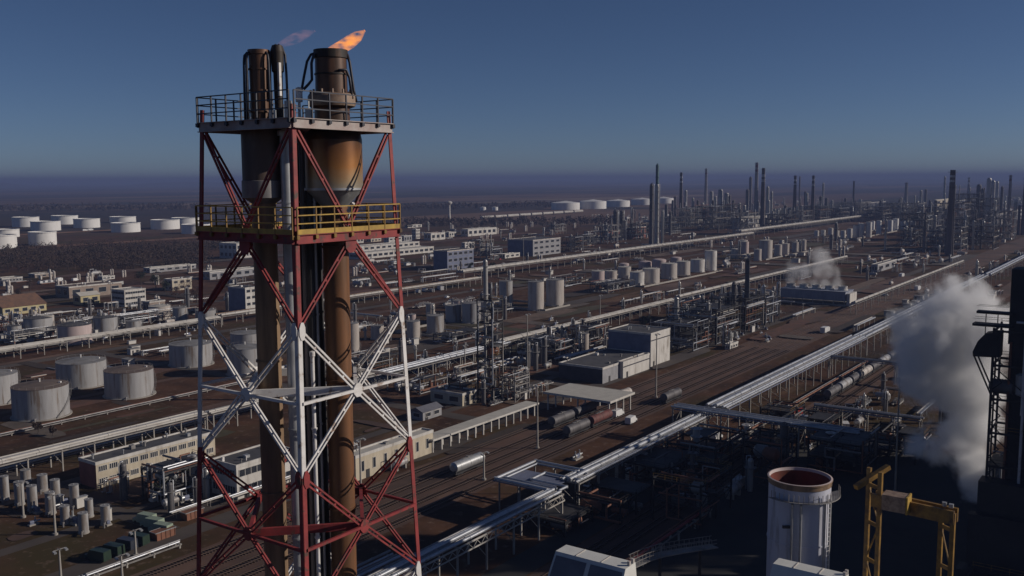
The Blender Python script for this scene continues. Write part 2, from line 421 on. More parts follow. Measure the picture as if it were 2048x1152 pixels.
for k in range(4):
    n_ = outn(k)
    # top panel: V down to the mid platform, inverted V below it
    mid = face_pt(k, 78.05); lo = face_pt(k, 77.45)
    for j, t in ((k, .04), (k + 1, .96)):
        brace(face_pt(k, 82.0, t) - n_ * .05, mid - n_ * .05, k, 0)
        brace(lo - n_ * .05, face_pt(k, 74.3, t) - n_ * .05, k, 0)
    gusset(face_pt(k, 77.3), k, 0, .34)
    for i in range(1, 7):
        zt, zb = BAND[i], BAND[i + 1]; zm = (zt + zb) / 2; c = face_pt(k, zm); m_ = i % 2
        for (z, t) in ((zt - .15, .03), (zt - .15, .97), (zb + .15, .03), (zb + .15, .97)):
            brace(c - n_ * .05, face_pt(k, z, t) - n_ * .05, k, m_)
        b = MB(); b.m = m_
        b.bar(face_pt(k, zm, .02) + n_ * .02, face_pt(k, zm, .98) + n_ * .02, .12, .12, up=n_); b.build('girt', RW, tw)
        gusset(c, k, m_, .28)
        b = MB(); b.m = m_
        b.bar(c - n_ * .1, face_pt(k + 1, zm) - outn(k + 1) * .1, .16, .34); b.build('diaphragm_beam', RW, tw)
        for (z, t) in ((zt, .0),):
            gusset(face_pt(k, z - .1, .03), k, m_, .34, .5)
            gusset(face_pt(k, z - .1, .97), k, m_, .34, .5)
def platform(z, dh, mats, nposts, rails, toe, fn='deck'):
    r = []
    b = MB(); n = len(b.v)
    pts = [tcorner(k, z, 1.0) for k in range(4)]
    pin = [tcorner(k, z, .985) for k in range(4)]
    for i in range(4):     # grating planks leave the stacks free
        pass
    b.hexa([p + Vector((0, 0, -.16)) for p in pin] + [p + Vector((0, 0, -.08)) for p in pin])
    b.build('deck', M['steel_dark'], tw)
    for k in range(4):
        b = MB(); n_ = outn(k)
        a, c = pts[k] + n_ * .05 + Vector((0, 0, -dh / 2)), pts[(k + 1) % 4] + n_ * .05 + Vector((0, 0, -dh / 2))
        b.bar(a, c, .07, dh); b.bar(a + n_ * .06 + Vector((0, 0, dh / 2)), c + n_ * .06 + Vector((0, 0, dh / 2)), .12, .03); b.bar(a + n_ * .06 - Vector((0, 0, dh / 2)), c + n_ * .06 - Vector((0, 0, dh / 2)), .12, .03)
        b.build('edge_beam', mats[0], tw)
        b = MB()
        p0, p1 = pts[k] + n_ * .14, pts[(k + 1) % 4] + n_ * .14
        for h in rails: b.bar(p0 + Vector((0, 0, h)), p1 + Vector((0, 0, h)), .045, .045)
        if toe: b.bar(p0 + Vector((0, 0, .12)), p1 + Vector((0, 0, .12)), .03, .2)
        b.m = 1
        for j in range(nposts + 1):
            q = p0.lerp(p1, j / nposts); b.bar(q + Vector((0, 0, -.2)), q + Vector((0, 0, rails[-1] + .0)), .055, .055, up=n_)
            b.bar(q + Vector((0, 0, -.17)), q + Vector((0, 0, -.02)), .14, .12, up=n_)
        b.build('railing', [mats[1], mats[2]], tw)
platform(82.45, .38, (M['deck_grey'], M['dark_rail'], M['dark_rail']), 6, (.38, .74, 1.08), False)
platform(77.82, .34, (M['red_paint'], M['yellow_paint'], M['ochre_paint']), 6, (.45, .78, 1.10), True)
# caged ladder on the far face
b = MB(); n_ = outn(2); c0 = face_pt(2, 0, .3); c1 = face_pt(2, 82.4, .3); t_ = Vector((-n_.y, n_.x, 0))
for s in (-.22, .22): b.bar(c0 + t_ * s, c1 + t_ * s, .05, .05, up=n_)
for j in range(270):
    c = c0.lerp(c1, j / 270); b.bar(c - t_ * .22, c + t_ * .22, .025, .025)
b.build('ladder', M['steel_grey'], tw)
# ------------------------------------------------------------------ flare stacks
e_ = Vector((sin(radians(77.1)), cos(radians(77.1)), 0)); f_ = Vector((e_.y, -e_.x, 0))   # f_ points to the camera side
def gooseneck(p0, p1, bow, rise, rr=.06, n=10):
    """pipe that rises from p0, arches over and dips to p1"""
    path = [p0]
    for j in range(n + 1):
        t = j / n; path.append(p0.lerp(p1, t) + Vector((0, 0, rise * sin(pi * min(1, t * 1.0)) )) + bow * sin(pi * t))
    path.append(p1); return path
LC = TAX + e_ * -1.52; RC = TAX + e_ * 1.52
def at(c, z, dx=0, dy=0): return Vector((c.x, c.y, z)) + e_ * dx + f_ * dy

ls = thing('flare_stack', 'slimmer flare stack with sooty tip and grey drum under the top deck', 'flare stack', at(LC, 0), 'flare stacks in the lattice tower')
b = MB(); b.lathe([(.55, 0), (.52, 79.3)], at(LC, 0), 24)
for z in range(6, 78, 6): b.ring(at(LC, z), .51, .07, .09)
b.build('riser', M['tan_pipe'], ls)
b = MB(); b.lathe([(.52, 79.0), (.86, 79.25), (.91, 79.25), (.91, 79.98), (.87, 80.0), (.87, 82.2)], at(LC, 0), 32, mats=[0, 0, 0, 0, 1])
b.build('drum', [M['grey_drum'], M['dark_rust']], ls)
b = MB(); b.lathe([(.40, 82.3), (.43, 85.35), (.47, 85.36), (.47, 85.55), (.36, 85.55), (.34, 85.2), (0, 85.1)], at(LC, 0), 24)
for z in (82.9, 83.8, 84.7): b.ring(at(LC, z), .41, .05, .07)
b.build('tip', M['burnt_steel'], ls)
for dx, dy, sgn in ((-.62, .05, -1), (-.5, .32, -1), (.40, .45, 1)):
    b = MB(); p = at(LC, 82.5, dx * 1.05, dy); q = at(LC, 85.05, dx, dy); e2 = at(LC, 85.3, dx * .55, dy * .55)
    b.tube([p, at(LC, 84.0, dx * 1.03, dy), q, at(LC, 85.3, dx * .95, dy * .95), at(LC, 85.42, dx * .8, dy * .8), e2], .055); b.build('steam_pipe', M['dark_rail'], ls)
b = MB(); b.bar(at(LC, 82.5, -.52, .2), at(LC, 84.9, -.52, .2), .1); b.build('conduit', M['galv'], ls)

p2 = thing('pilot_stack', 'thin dark vent pipe with hooked top beside the slimmer flare stack', 'vent pipe', at(LC, 82, .78, .1))
b = MB(); c = at(LC, 0, .78, .1)
b.lathe([(.17, 82.3), (.2, 84.6), (.26, 84.65), (.27, 85.5), (.22, 85.75), (0, 85.8)], c, 16); b.build('pipe', M['soot'], p2)
for dx in (-.3, .32):
    b = MB(); b.tube([at(LC, 82.6, .78 + dx * 1.2, .15), at(LC, 84.6, .78 + dx * 1.1, .15), at(LC, 85.35, .78 + dx, .12), at(LC, 85.7, .78 + dx * .6, .1), at(LC, 85.78, .78 + dx * .1, .1)], .055); b.build('steam_pipe', M['dark_rail'], p2)
b = MB(); b.bar(at(LC, 83.6, .84, .36), at(LC, 85.0, .84, .36), .12); b.build('conduit', M['white_paint'], p2)

rs = thing('flare_stack', 'thicker flare stack with rusty drum, collar and burning tip', 'flare stack', at(RC, 0), 'flare stacks in the lattice tower')
b = MB(); b.lathe([(.60, 0), (.57, 78.9)], at(RC, 0), 28)
for z in range(5, 78, 6): b.ring(at(RC, z), .56, .08, .09)
b.build('riser', M['rust_pipe'], rs)
b = MB(); b.lathe([(.55, 78.6), (.57, 78.85), (1.26, 79.55), (1.31, 79.55), (1.31, 79.65), (1.27, 79.65), (1.27, 81.75), (1.2, 82.05), (.9, 82.25)], at(RC, 0), 40, mats=[0, 0, 0, 0, 0, 1, 1, 1])
b.build('drum', [M['galv'], M['rust_drum']], rs)
b = MB(); b.lathe([(.78, 82.3), (.76, 83.1), (1.0, 83.2), (1.04, 83.3), (1.04, 83.62), (.98, 83.72), (.7, 83.78)], at(RC, 0), 32, mats=[1, 1, 0, 0, 0, 0])
for j in range(12):
    a = 2 * pi * j / 12; b.m = 0; b.bar(at(RC, 83.62, .9 * cos(a), .9 * sin(a)), at(RC, 83.9, .9 * cos(a), .9 * sin(a)), .07)
b.build('collar', [M['tan_steel'], M['burnt_steel']], rs)
b = MB(); b.lathe([(.70, 83.78), (.68, 85.25), (.74, 85.27), (.74, 85.62), (.62, 85.62), (.58, 85.2), (0, 85.1)], at(RC, 0), 32, mats=[0, 1, 1, 1, 1, 1])
b.ring(at(RC, 84.55), .69, .04, .06)
b.build('tip', [M['burnt_steel'], M['soot']], rs)
for pth in ([(-1.2, 83.9, .3), (-1.0, 84.1, .35), (-.84, 84.3, .4), (-.84, 85.0, .4), (-.74, 85.35, .35), (-.5, 85.5, .25)],
            [(-1.5, 83.6, .1), (-1.3, 83.8, .1), (-1.18, 84.4, .1), (-1.02, 85.1, .1), (-.85, 85.4, .1), (-.6, 85.5, .05)],
            [(1.05, 83.4, .2), (.95, 83.9, .2), (.80, 85.1, .2), (.7, 85.45, .15)],
            [(.85, 83.5, .55), (.76, 84.4, .5), (.62, 84.75, .5), (.3, 84.7, .7)]):
    b = MB(); b.tube([at(RC, z, x, y) for x, z, y in pth], .06); b.build('steam_pipe', M['dark_rail'], rs)
# narrow risers between the two stacks
def riser(dx, dy, z1, r, m, label, cap=None):
    b = MB(); c = at(TAX, 0, dx, dy); b.lathe([(r, 0), (r, z1), (r * 1.4, z1), (r * 1.4, z1 + .2), (0, z1 + .25)], c, 14)
    for z in range(4, int(z1), 5): b.ring(c + Vector((0, 0, z)), r, .04, .08)
    tag(b.build('riser_pipe', M[m], org=c), label, 'pipe', 'riser pipes between the flare stacks')
riser(-.52, .75, 81.9, .245, 'galv', 'bright silver riser pipe in front of the tan stack')
riser(.75, -.9, 81.7, .2, 'steel_dark', 'thick dark riser pipe tucked behind the rusty stack')
riser(.40, .15, 81.5, .17, 'steel_dark', 'dark riser pipe just behind the near tower leg')
riser(.16, -.3, 81.6, .13, 'pipe_grey', 'grey riser pipe behind the near tower leg')
riser(.62, .1, 81.4, .08, 'galv', 'thin pale riser pipe just beside the rusty stack')
riser(-.05, -1.2, 81.8, .16, 'steel_dark', 'dark riser pipe deep inside the lattice tower')
riser(.34, .9, 72.3, .09, 'white_paint', 'short white pipe ending inside the white tower band')
# white ignition box and camera post on the top deck
b = MB(); c = at(TAX, 82.45, .12, .2); b.lathe([(.06, 0), (.06, .9), (.15, .92), (.15, 1.5), (.05, 1.55)], c, 12)
ib = tag(b.build('ignition_box', M['white_paint'], org=c), 'small white canister on a post between the stack tips', 'equipment')
for dx, h in ((-.35, .9), (.5, .55), (-1.0, .5)):
    c = at(TAX, 82.45, dx, 1.0); b = MB(); b.box(c.x - .14, c.x + .14, c.y - .1, c.y + .1, c.z - .05, c.z + h); b.bar(c + Vector((0, 0, h)), c + Vector((.0, 0, h + .35)), .04)
    tag(b.build('control_box', M['galv'], org=c), {-.35: 'tall grey control cabinet on the top deck beside the near rail', .5: 'low grey cabinet on the top deck below the thick stack', -1.0: 'low grey cabinet on the top deck below the slim stack'}[dx], 'cabinet', 'cabinets on the top deck')
c = at(TAX, 78, 2.0, .5)
b = MB(); b.cyl(at(TAX, 78.6, 2.1, .6), at(TAX, 78.95, 2.35, .75), .13, .13); b.bar(at(TAX, 77.8, 2.0, .5), at(TAX, 78.7, 2.15, .62), .06)
tag(b.build('floodlight', M['white_paint'], org=c), 'round pale floodlight on the yellow railed platform', 'lamp')
# flames
def flame(path, rad, colr, strength, label, dens):
    m = bpy.data.materials.new('flame_gas'); m.use_nodes = True; n_ = m.node_tree.nodes; l_ = m.node_tree.links
    n_.remove(n_['Principled BSDF'])
    tc = n_.new('ShaderNodeTexCoord'); no = n_.new('ShaderNodeTexNoise'); no.inputs['Scale'].default_value = 2.6; no.inputs['Detail'].default_value = 5
    mp = n_.new('ShaderNodeMapping'); mp.inputs['Scale'].default_value = (.7, 1, 2.0); l_.new(tc.outputs['Object'], mp.inputs[0]); l_.new(mp.outputs[0], no.inputs['Vector'])
    mr = n_.new('ShaderNodeMapRange'); mr.inputs[1].default_value = .36; mr.inputs[2].default_value = .72; l_.new(no.outputs[0], mr.inputs[0])
    mu = n_.new('ShaderNodeMath'); mu.operation = 'MULTIPLY'; mu.inputs[1].default_value = strength; l_.new(mr.outputs[0], mu.inputs[0])
    em = n_.new('ShaderNodeVolumePrincipled'); em.inputs['Color'].default_value = (.06, .03, .02, 1); em.inputs['Emission Color'].default_value = (*colr, 1); l_.new(mu.outputs[0], em.inputs['Emission Strength'])
    md = n_.new('ShaderNodeMath'); md.operation = 'MULTIPLY'; md.inputs[1].default_value = dens; l_.new(mr.outputs[0], md.inputs[0]); l_.new(md.outputs[0], em.inputs['Density'])
    l_.new(em.outputs[0], n_['Material Output'].inputs['Volume'])
    b = MB(); path = [Vector(p) for p in path]; n = 10
    k_ = len(path); a = Vector((0, 0, 1))
    i0 = 0
    for k, p in enumerate(path):
        t = (path[min(k + 1, k_ - 1)] - path[max(k - 1, 0)]).normalized(); s1 = t.cross(a).normalized(); s2 = s1.cross(t)
        b.v += [tuple(p + (s1 * cos(2 * pi * j / n) + s2 * sin(2 * pi * j / n)) * rad[k]) for j in range(n)]
    for k in range(k_ - 1):
        for j in range(n):
            j2 = (j + 1) % n; o = k * n; b.face((o + j, o + n + j, o + n + j2, o + j2), True)
    b.face(tuple(range(n))[::-1]); b.face(tuple(range((k_ - 1) * n, k_ * n)))
    o = b.build('flame', m, org=path[0]); tag(o, label, 'flame', 'flames on the flare tips')
flame([at(RC, 85.45, -.35), at(RC, 85.62, .1), at(RC, 85.78, .5), at(RC, 86.0, .85), at(RC, 86.25, 1.2), at(RC, 86.5, 1.5)], [.10, .22, .29, .31, .24, .05], (1, .33, .04), 6.5, 'bright orange flame streaming from the thick flare stack', 3.6)
flame([at(LC, 85.75, .8), at(LC, 85.9, 1.15), at(LC, 86.1, 1.6), at(LC, 86.28, 2.0), at(LC, 86.42, 2.4)], [.10, .20, .25, .21, .04], (.75, .36, .38), .8, 'faint pink flame trailing from the hooked vent pipe', .8)
# ------------------------------------------------------------------ makers for the plant
def tank(px, yt, yb, w, label, mt='tank_grey', roof='cone', group=None, fine=True, stair=1, rail=True, name='storage_tank', roofm='roof_grey', hmul=1.0):
    f = G(px, yb); r = w / 2 / FPX * dep(f)
    d = Vector((f.x, f.y, 0)).normalized(); c = f + d * r
    f2 = c + d * r * (.98 if roof != 'cone' else .6)
    h = max(1.5, ztop(px, yt, f2)) * hmul
    t = thing(name, label, 'tank', c, group); cu, cv = uv(c); OCC.append((cu - r, cu + r, cv - r, cv + r))
    n = 40 if fine else 24
    b = MB(); g = .012 * r + .05
    prof = [(r, 0), (r, .13), (r, h * .33), (r, h * .66)]
    if roof == 'float': prof += [(r, h)]
    else: prof += [(r, h)]
    b.lathe(prof, c, n)
    if fine:
        rb = MB(); rb.lathe([(r + .02, .0), (r + min(.7, r * .12), .0), (r + min(.7, r * .12), .3), (r + .02, .34)], c, n); rb.build('base_ring', M['concrete'], t)
        for q in (.25, .5, .75): b.ring(c + Vector((0, 0, h * q)), r - .01, .03, .08, n)
    b.build('shell', M[mt], t)
    b = MB()
    if roof == 'float':
        b.lathe([(0, h - 1.6), (r - .4, h - 1.8), (r - .4, h - 1.4), (r - .02, h - 1.4)], c, n); b.build('floating_roof', M[roofm], t)
        b = MB(); b.ring(c + Vector((0, 0, h - .9)), r, .9, .12, n); b.ring(c + Vector((0, 0, h - .02)), r - .1, .3, .14, n); b.build('wind_girder', M[mt], t)
    elif roof == 'dome':
        b.lathe([(r + .05, h), (r + .05, h + .08)] + [(r * cos(a), h + .08 + r * .22 * sin(a)) for a in (0, .3, .6, .9, 1.2, 1.4)] + [(0, h + .08 + r * .22)], c, n); b.build('roof', M[roofm], t)
    else:
        b.lathe([(r + .08, h), (r + .08, h + .12), (r * .5, h + r * .07), (0, h + r * .14)], c, n); b.build('roof', M[roofm], t)
        b = MB(); q_ = min(1, r / 6); b.cyl(c + Vector((0, 0, h + r * .12)), c + Vector((0, 0, h + r * .14 + .9 * q_)), .25 * q_, n=8); b.cyl(c + Vector((0, 0, h + r * .14 + .9 * q_)), c + Vector((0, 0, h + r * .14 + 1.1 * q_)), .5 * q_, .2 * q_, n=8)
        a = radians(20); q = c + Vector((cos(a) * r * .7, sin(a) * r * .7, h)); b.box(q.x - .4 * q_, q.x + .4 * q_, q.y - .4 * q_, q.y + .4 * q_, h - .1, h + .9 * q_)
        b.build('vent', M['white_paint'], t)
    if stair and fine:
        b = MB(); a0 = radians(-60 + stair * 25); k = 34
        for j in range(k):
            a = a0 + j * (h / r) * 1.1 / k; z = h * (j + .5) / k
            p = c + Vector((cos(a) * (r + .05), sin(a) * (r + .05), z)); q = c + Vector((cos(a) * (r + .85), sin(a) * (r + .85), z)); b.bar(p, q, h / k * 1.3, .06)
            if j % 3 == 0: b.bar(q, q + Vector((0, 0, 1.0)), .05)
        b.build('stair', M['steel_grey'], t)
    if rail and fine and roof != 'float':
        b = MB(); kk = 20
        pr = [c + Vector((cos(2 * pi * j / kk) * (r - .1), sin(2 * pi * j / kk) * (r - .1), h + .1)) for j in range(kk)]
        for j in range(kk):
            b.bar(pr[j], pr[j] + Vector((0, 0, 1.0)), .05); b.bar(pr[j] + Vector((0, 0, 1.0)), pr[(j + 1) % kk] + Vector((0, 0, 1.0)), .05)
        b.build('railing', M['steel_grey'], t)
    if fine:
        b = MB(); a = radians(-75); p = c + Vector((cos(a) * r, sin(a) * r, .8)); q = p + Vector((cos(a), sin(a), 0)) * 1.6
        b.cyl(p, q, .25, n=8); b.cyl(q, q + Vector((0, 0, -.7)), .25, n=8); b.cyl(q - Vector((0, 0, 0)), q + Vector((0, 0, .5)), .18, n=6)
        b.build('nozzle', M['pipe_grey'], t)
    return t

def windows(par, org, a, b_, z0, z1, n, nrm, fr='wall_white', gap=.35, mull=1, name='window'):
    """n windows along a->b_ on a wall with outward normal nrm; each is a mesh of its own"""
    L_ = (b_ - a).length; d = (b_ - a) / L_; s = L_ / n; w = s * (1 - gap)
    for k in range(n):
        p = a + d * (s * (k + .5)); m = MB()
        m.m = 1; m.bar(p - d * (w / 2) + Vector((0, 0, (z0 + z1) / 2)), p + d * (w / 2) + Vector((0, 0, (z0 + z1) / 2)), .06, z1 - z0)
        m.m = 0; t = .12
        q = nrm * .04
        for zz in (z0, z1): m.bar(p - d * (w / 2 + .06) + q + Vector((0, 0, zz)), p + d * (w / 2 + .06) + q + Vector((0, 0, zz)), .1, t)
        for j in range(mull + 1): 
            x = p + d * (-w / 2 + w * j / mull) + q; m.bar(x + Vector((0, 0, z0)), x + Vector((0, 0, z1)), t, .1, up=nrm)
        m.build(name, [M[fr], M['glass']], par)

def bld(name, label, px, py, ux, vx, yt, wall='wall_white', roof='roof_grey', cat='building', rows=1, nu=6, nv=3, par=.5, group=None, h=None, lu=None, lv=None, fr='wall_white', end_wall=None, gap=.4, vents=3, door=True, pitched=False, frac=None, wfront=True, wend=True, mull=1, front=None, stripes=()):
    n = G(px, py)
    lu = lu or abs(along(n, U, ux)); lv = lv or abs(along(n, VV, vx))
    h = h or ztop(px, yt, n)
    u0, v0 = uv(n); u1, v1 = u0 + lu, v0 + lv; OCC.append((u0, u1, v0, v1))
    t = thing(name, label, cat, W((u0 + u1) / 2, (v0 + v1) / 2), group)
    b = MB(); b.gbox(u0, u1, v0, v1, 0, h); 
    b.build('wall', M[wall], t)
    if front:
        b = MB(); b.gbox(u0 - .004, u1 + .004, v0 - .018, v0 - .002, 0.01, h); b.build('front_wall', M[front], t)
        for q in stripes:
            b = MB(); b.gbox(u0 + .1, u1 - .1, v0 - .03, v0 - .0185, h * q - .25, h * q + .25); b.build('wall_stripe', M['wall_dark'], t)
    b = MB()
    if pitched:
        rh = lv * .22; o = .5; z0 = h + .004
        A = [W(u0 - o, v0 - o, z0 - .15), W(u1 + o, v0 - o, z0 - .15), W(u1 + o, v1 + o, z0 - .15), W(u0 - o, v1 + o, z0 - .15)]
        r0, r1 = W(u0 - o, (v0 + v1) / 2, h + rh), W(u1 + o, (v0 + v1) / 2, h + rh)
        b.poly([A[0], A[1], r1, r0]); b.poly([A[2], A[3], r0, r1]); b.poly([A[1], A[2], r1]); b.poly([A[3], A[0], r0]); b.poly([A[0], A[3], A[2], A[1]])
    else:
        p = .25
        b.gbox(u0 + p, u1 - p, v0 + p, v1 - p, h + .003, h + .1)
        for (a0, a1, c0, c1) in ((u0 - .12, u1 + .12, v0 - .12, v0 + p), (u0 - .12, u1 + .12, v1 - p, v1 + .12), (u0 - .12, u0 + p, v0 + p, v1 - p), (u1 - p, u1 + .12, v0 + p, v1 - p)):
            b.m = 1; b.gbox(a0, a1, c0, c1, h - .35, h + par)
    rr = random.Random(int(px * 7 + py))
    ro = b.build('roof', [M[roof], M[fr]], t)
    if not pitched:
        for k in range(vents):
            b = MB(); a, c = rr.uniform(u0 + 1, u1 - 1), rr.uniform(v0 + .8, v1 - .8); s = rr.uniform(.25, .7); z = h + .1
            if rr.random() < .5: b.gbox(a - s, a + s, c - s, c + s, z, z + rr.uniform(.5, 1.3))
            else: b.cyl(W(a, c, z), W(a, c, z + 1), s * .5, n=8); b.cyl(W(a, c, z + 1), W(a, c, z + 1.25), s * .9, n=8)
            b.build('vent', M[rr.choice(['galv', 'white_paint', 'steel_grey'])], ro)
    fl = h / rows
    for k in range(rows):
        z0 = fl * k + fl * .32; z1 = fl * k + fl * .76
        if nu and wfront: windows(t, None, W(u0 + .4, v0 - .02), W(u1 - .4, v0 - .02), z0, z1, nu, -VV, fr, gap, mull)
        if nv and wend: windows(t, None, W(u0 - .02, v1 - .4), W(u0 - .02, v0 + .4), z0, z1, nv, -U, fr, gap, mull)
    if door:
        b = MB(); a = u0 + lu * .12; b.gbox(a, a + 1.4, v0 - .09, v0 - .003, .004, 2.3); b.build('door', M['steel_dark'], t)
    return t, (u0, u1, v0, v1, h)

def mast(px, yt, yb, label, name='light_mast', group='light masts around the plant', heads=2):
    p = G(px, yb); h = ztop(px, yt, p)
    t = thing(name, label, 'light mast', p, group)
    b = MB(); b.cyl(p, p + Vector((0, 0, h)), .30, .16, n=8); b.cyl(p, p + Vector((0, 0, .5)), .6, .6, n=8); b.build('pole', M['concrete'], t)
    b = MB(); q = p + Vector((0, 0, h)); b.bar(q - U * 1.3, q + U * 1.3, .15); b.bar(q - VV * .7, q + VV * .7, .12); b.build('crossarm', M['steel_grey'], t)
    for s in ((-1.2, 1.2) if heads == 2 else (-1.2, 0, 1.2)):
        b = MB(); b.bar(q + U * s + Vector((0, 0, -.1)), q + U * s - VV * .8 + Vector((0, 0, -.35)), .55, .28); b.build('floodlight', M['galv'], t)
    return t

def chimney(px, yt, yb, w, label, body='stack_concrete', bands=(), name='chimney', group=None, cap=True, taper=.8, ladder=True, c=None, h=None):
    f = G(px, yb) if c is None else c; r = w / 2 / FPX * dep(f); h = h or ztop(px, yt, f)
    t = thing(name, label, 'chimney', f, group)
    r1 = r * taper; R_ = lambda z: r + (r1 - r) * z / h
    zs = [0, h * .3]; ms = [0]; mats = [M[body]] + [M[x[2]] for x in bands]
    edges = sorted(bands, key=lambda x: x[0]); z = h * .3; b = MB(); prof = [(R_(0), 0), (R_(z), z)]; mi = [0]
    for k, (a, e, _) in enumerate(edges):
        if a * h > z + .01: prof.append((R_(a * h), a * h)); mi.append(0)
        prof.append((R_(e * h), e * h)); mi.append(1 + bands.index(edges[k])); z = e * h
    if z < h - .01: prof.append((R_(h), h)); mi.append(0)
    b.lathe(prof, f, 24, mats=mi); b.m = 0
    b.lathe([(r1, h), (r1 * .75, h), (r1 * .7, h - 2), (0, h - 2.2)], f, 24)
    b.build('shaft', mats, t)
    for q in (.55, .8, .97):
        b = MB(); b.ring(f + Vector((0, 0, h * q)), R_(h * q), r * .35 + .3, .18, 20)
        for j in range(10):
            a = 2 * pi * j / 10; e = f + Vector((cos(a), sin(a), 0)) * (R_(h * q) + r * .35 + .25) + Vector((0, 0, h * q + .1)); b.bar(e, e + Vector((0, 0, 1.1)), .08)
        b.build('platform', M['steel_dark'], t)
    if ladder:
        b = MB(); a = radians(-60); b.bar(f + Vector((cos(a), sin(a), 0)) * (r + .25), f + Vector((cos(a), sin(a), 0)) * (r1 + .25) + Vector((0, 0, h)), .5, .12); b.build('ladder', M['steel_grey'], t)
    return t

def column(px, yt, yb, w, label, mt='column_silver', group=None, rings=6, name='process_column', capm=None, p=None, h=None, r=None, pipe=True):
    f = G(px, yb) if p is None else p; r = r or w / 2 / FPX * dep(f); h = h or ztop(px, yt, f)
    t = thing(name, label, 'process column', f, group)
    b = MB(); b.lathe([(r * 1.25, 0), (r * 1.05, h * .08), (r, h * .09), (r, h * .94), (r * .8, h * .975), (r * .35, h * .995), (0, h)], f, 18); b.build('shell', M[mt], t)
    for k in range(rings):
        z = h * (.18 + .78 * k / max(1, rings - 1)) - .4; b = MB(); g = min(1.1, r * .9 + .2)
        a0 = radians(-160 + 40 * (k % 3)); nn = 12
        for j in range(nn):
            a, a2 = a0 + pi * 1.15 * j / nn, a0 + pi * 1.15 * (j + 1) / nn
            q = [f + Vector((cos(x) * rr_, sin(x) * rr_, z + dz)) for dz in (0, .15) for x, rr_ in ((a, r), (a, r + g), (a2, r + g), (a2, r))]
            b.hexa(q)
            e = f + Vector((cos(a) * (r + g), sin(a) * (r + g), z)); e2 = f + Vector((cos(a2) * (r + g), sin(a2) * (r + g), z))
            b.bar(e, e + Vector((0, 0, 1.1)), .07); b.bar(e + Vector((0, 0, 1.1)), e2 + Vector((0, 0, 1.1)), .07)
        b.build('platform', M['steel_grey'], t)
    b = MB(); a = radians(-75); d = Vector((cos(a), sin(a), 0)) * (r + .3)
    b.bar(f + d, f + d + Vector((0, 0, h * .95)), .45, .12); b.build('ladder', M['steel_dark'], t)
    if pipe:
        b = MB(); a = radians(-20); d = Vector((cos(a), sin(a), 0))
        b.tube([f + d * (r + .5) + Vector((0, 0, .5)), f + d * (r + .5) + Vector((0, 0, h * .97)), f + d * r * .6 + Vector((0, 0, h * 1.02)), f + Vector((0, 0, h * .99))], min(.35, r * .3 + .05), 6); b.build('overhead_pipe', M['pipe_silver'], t)
    return t

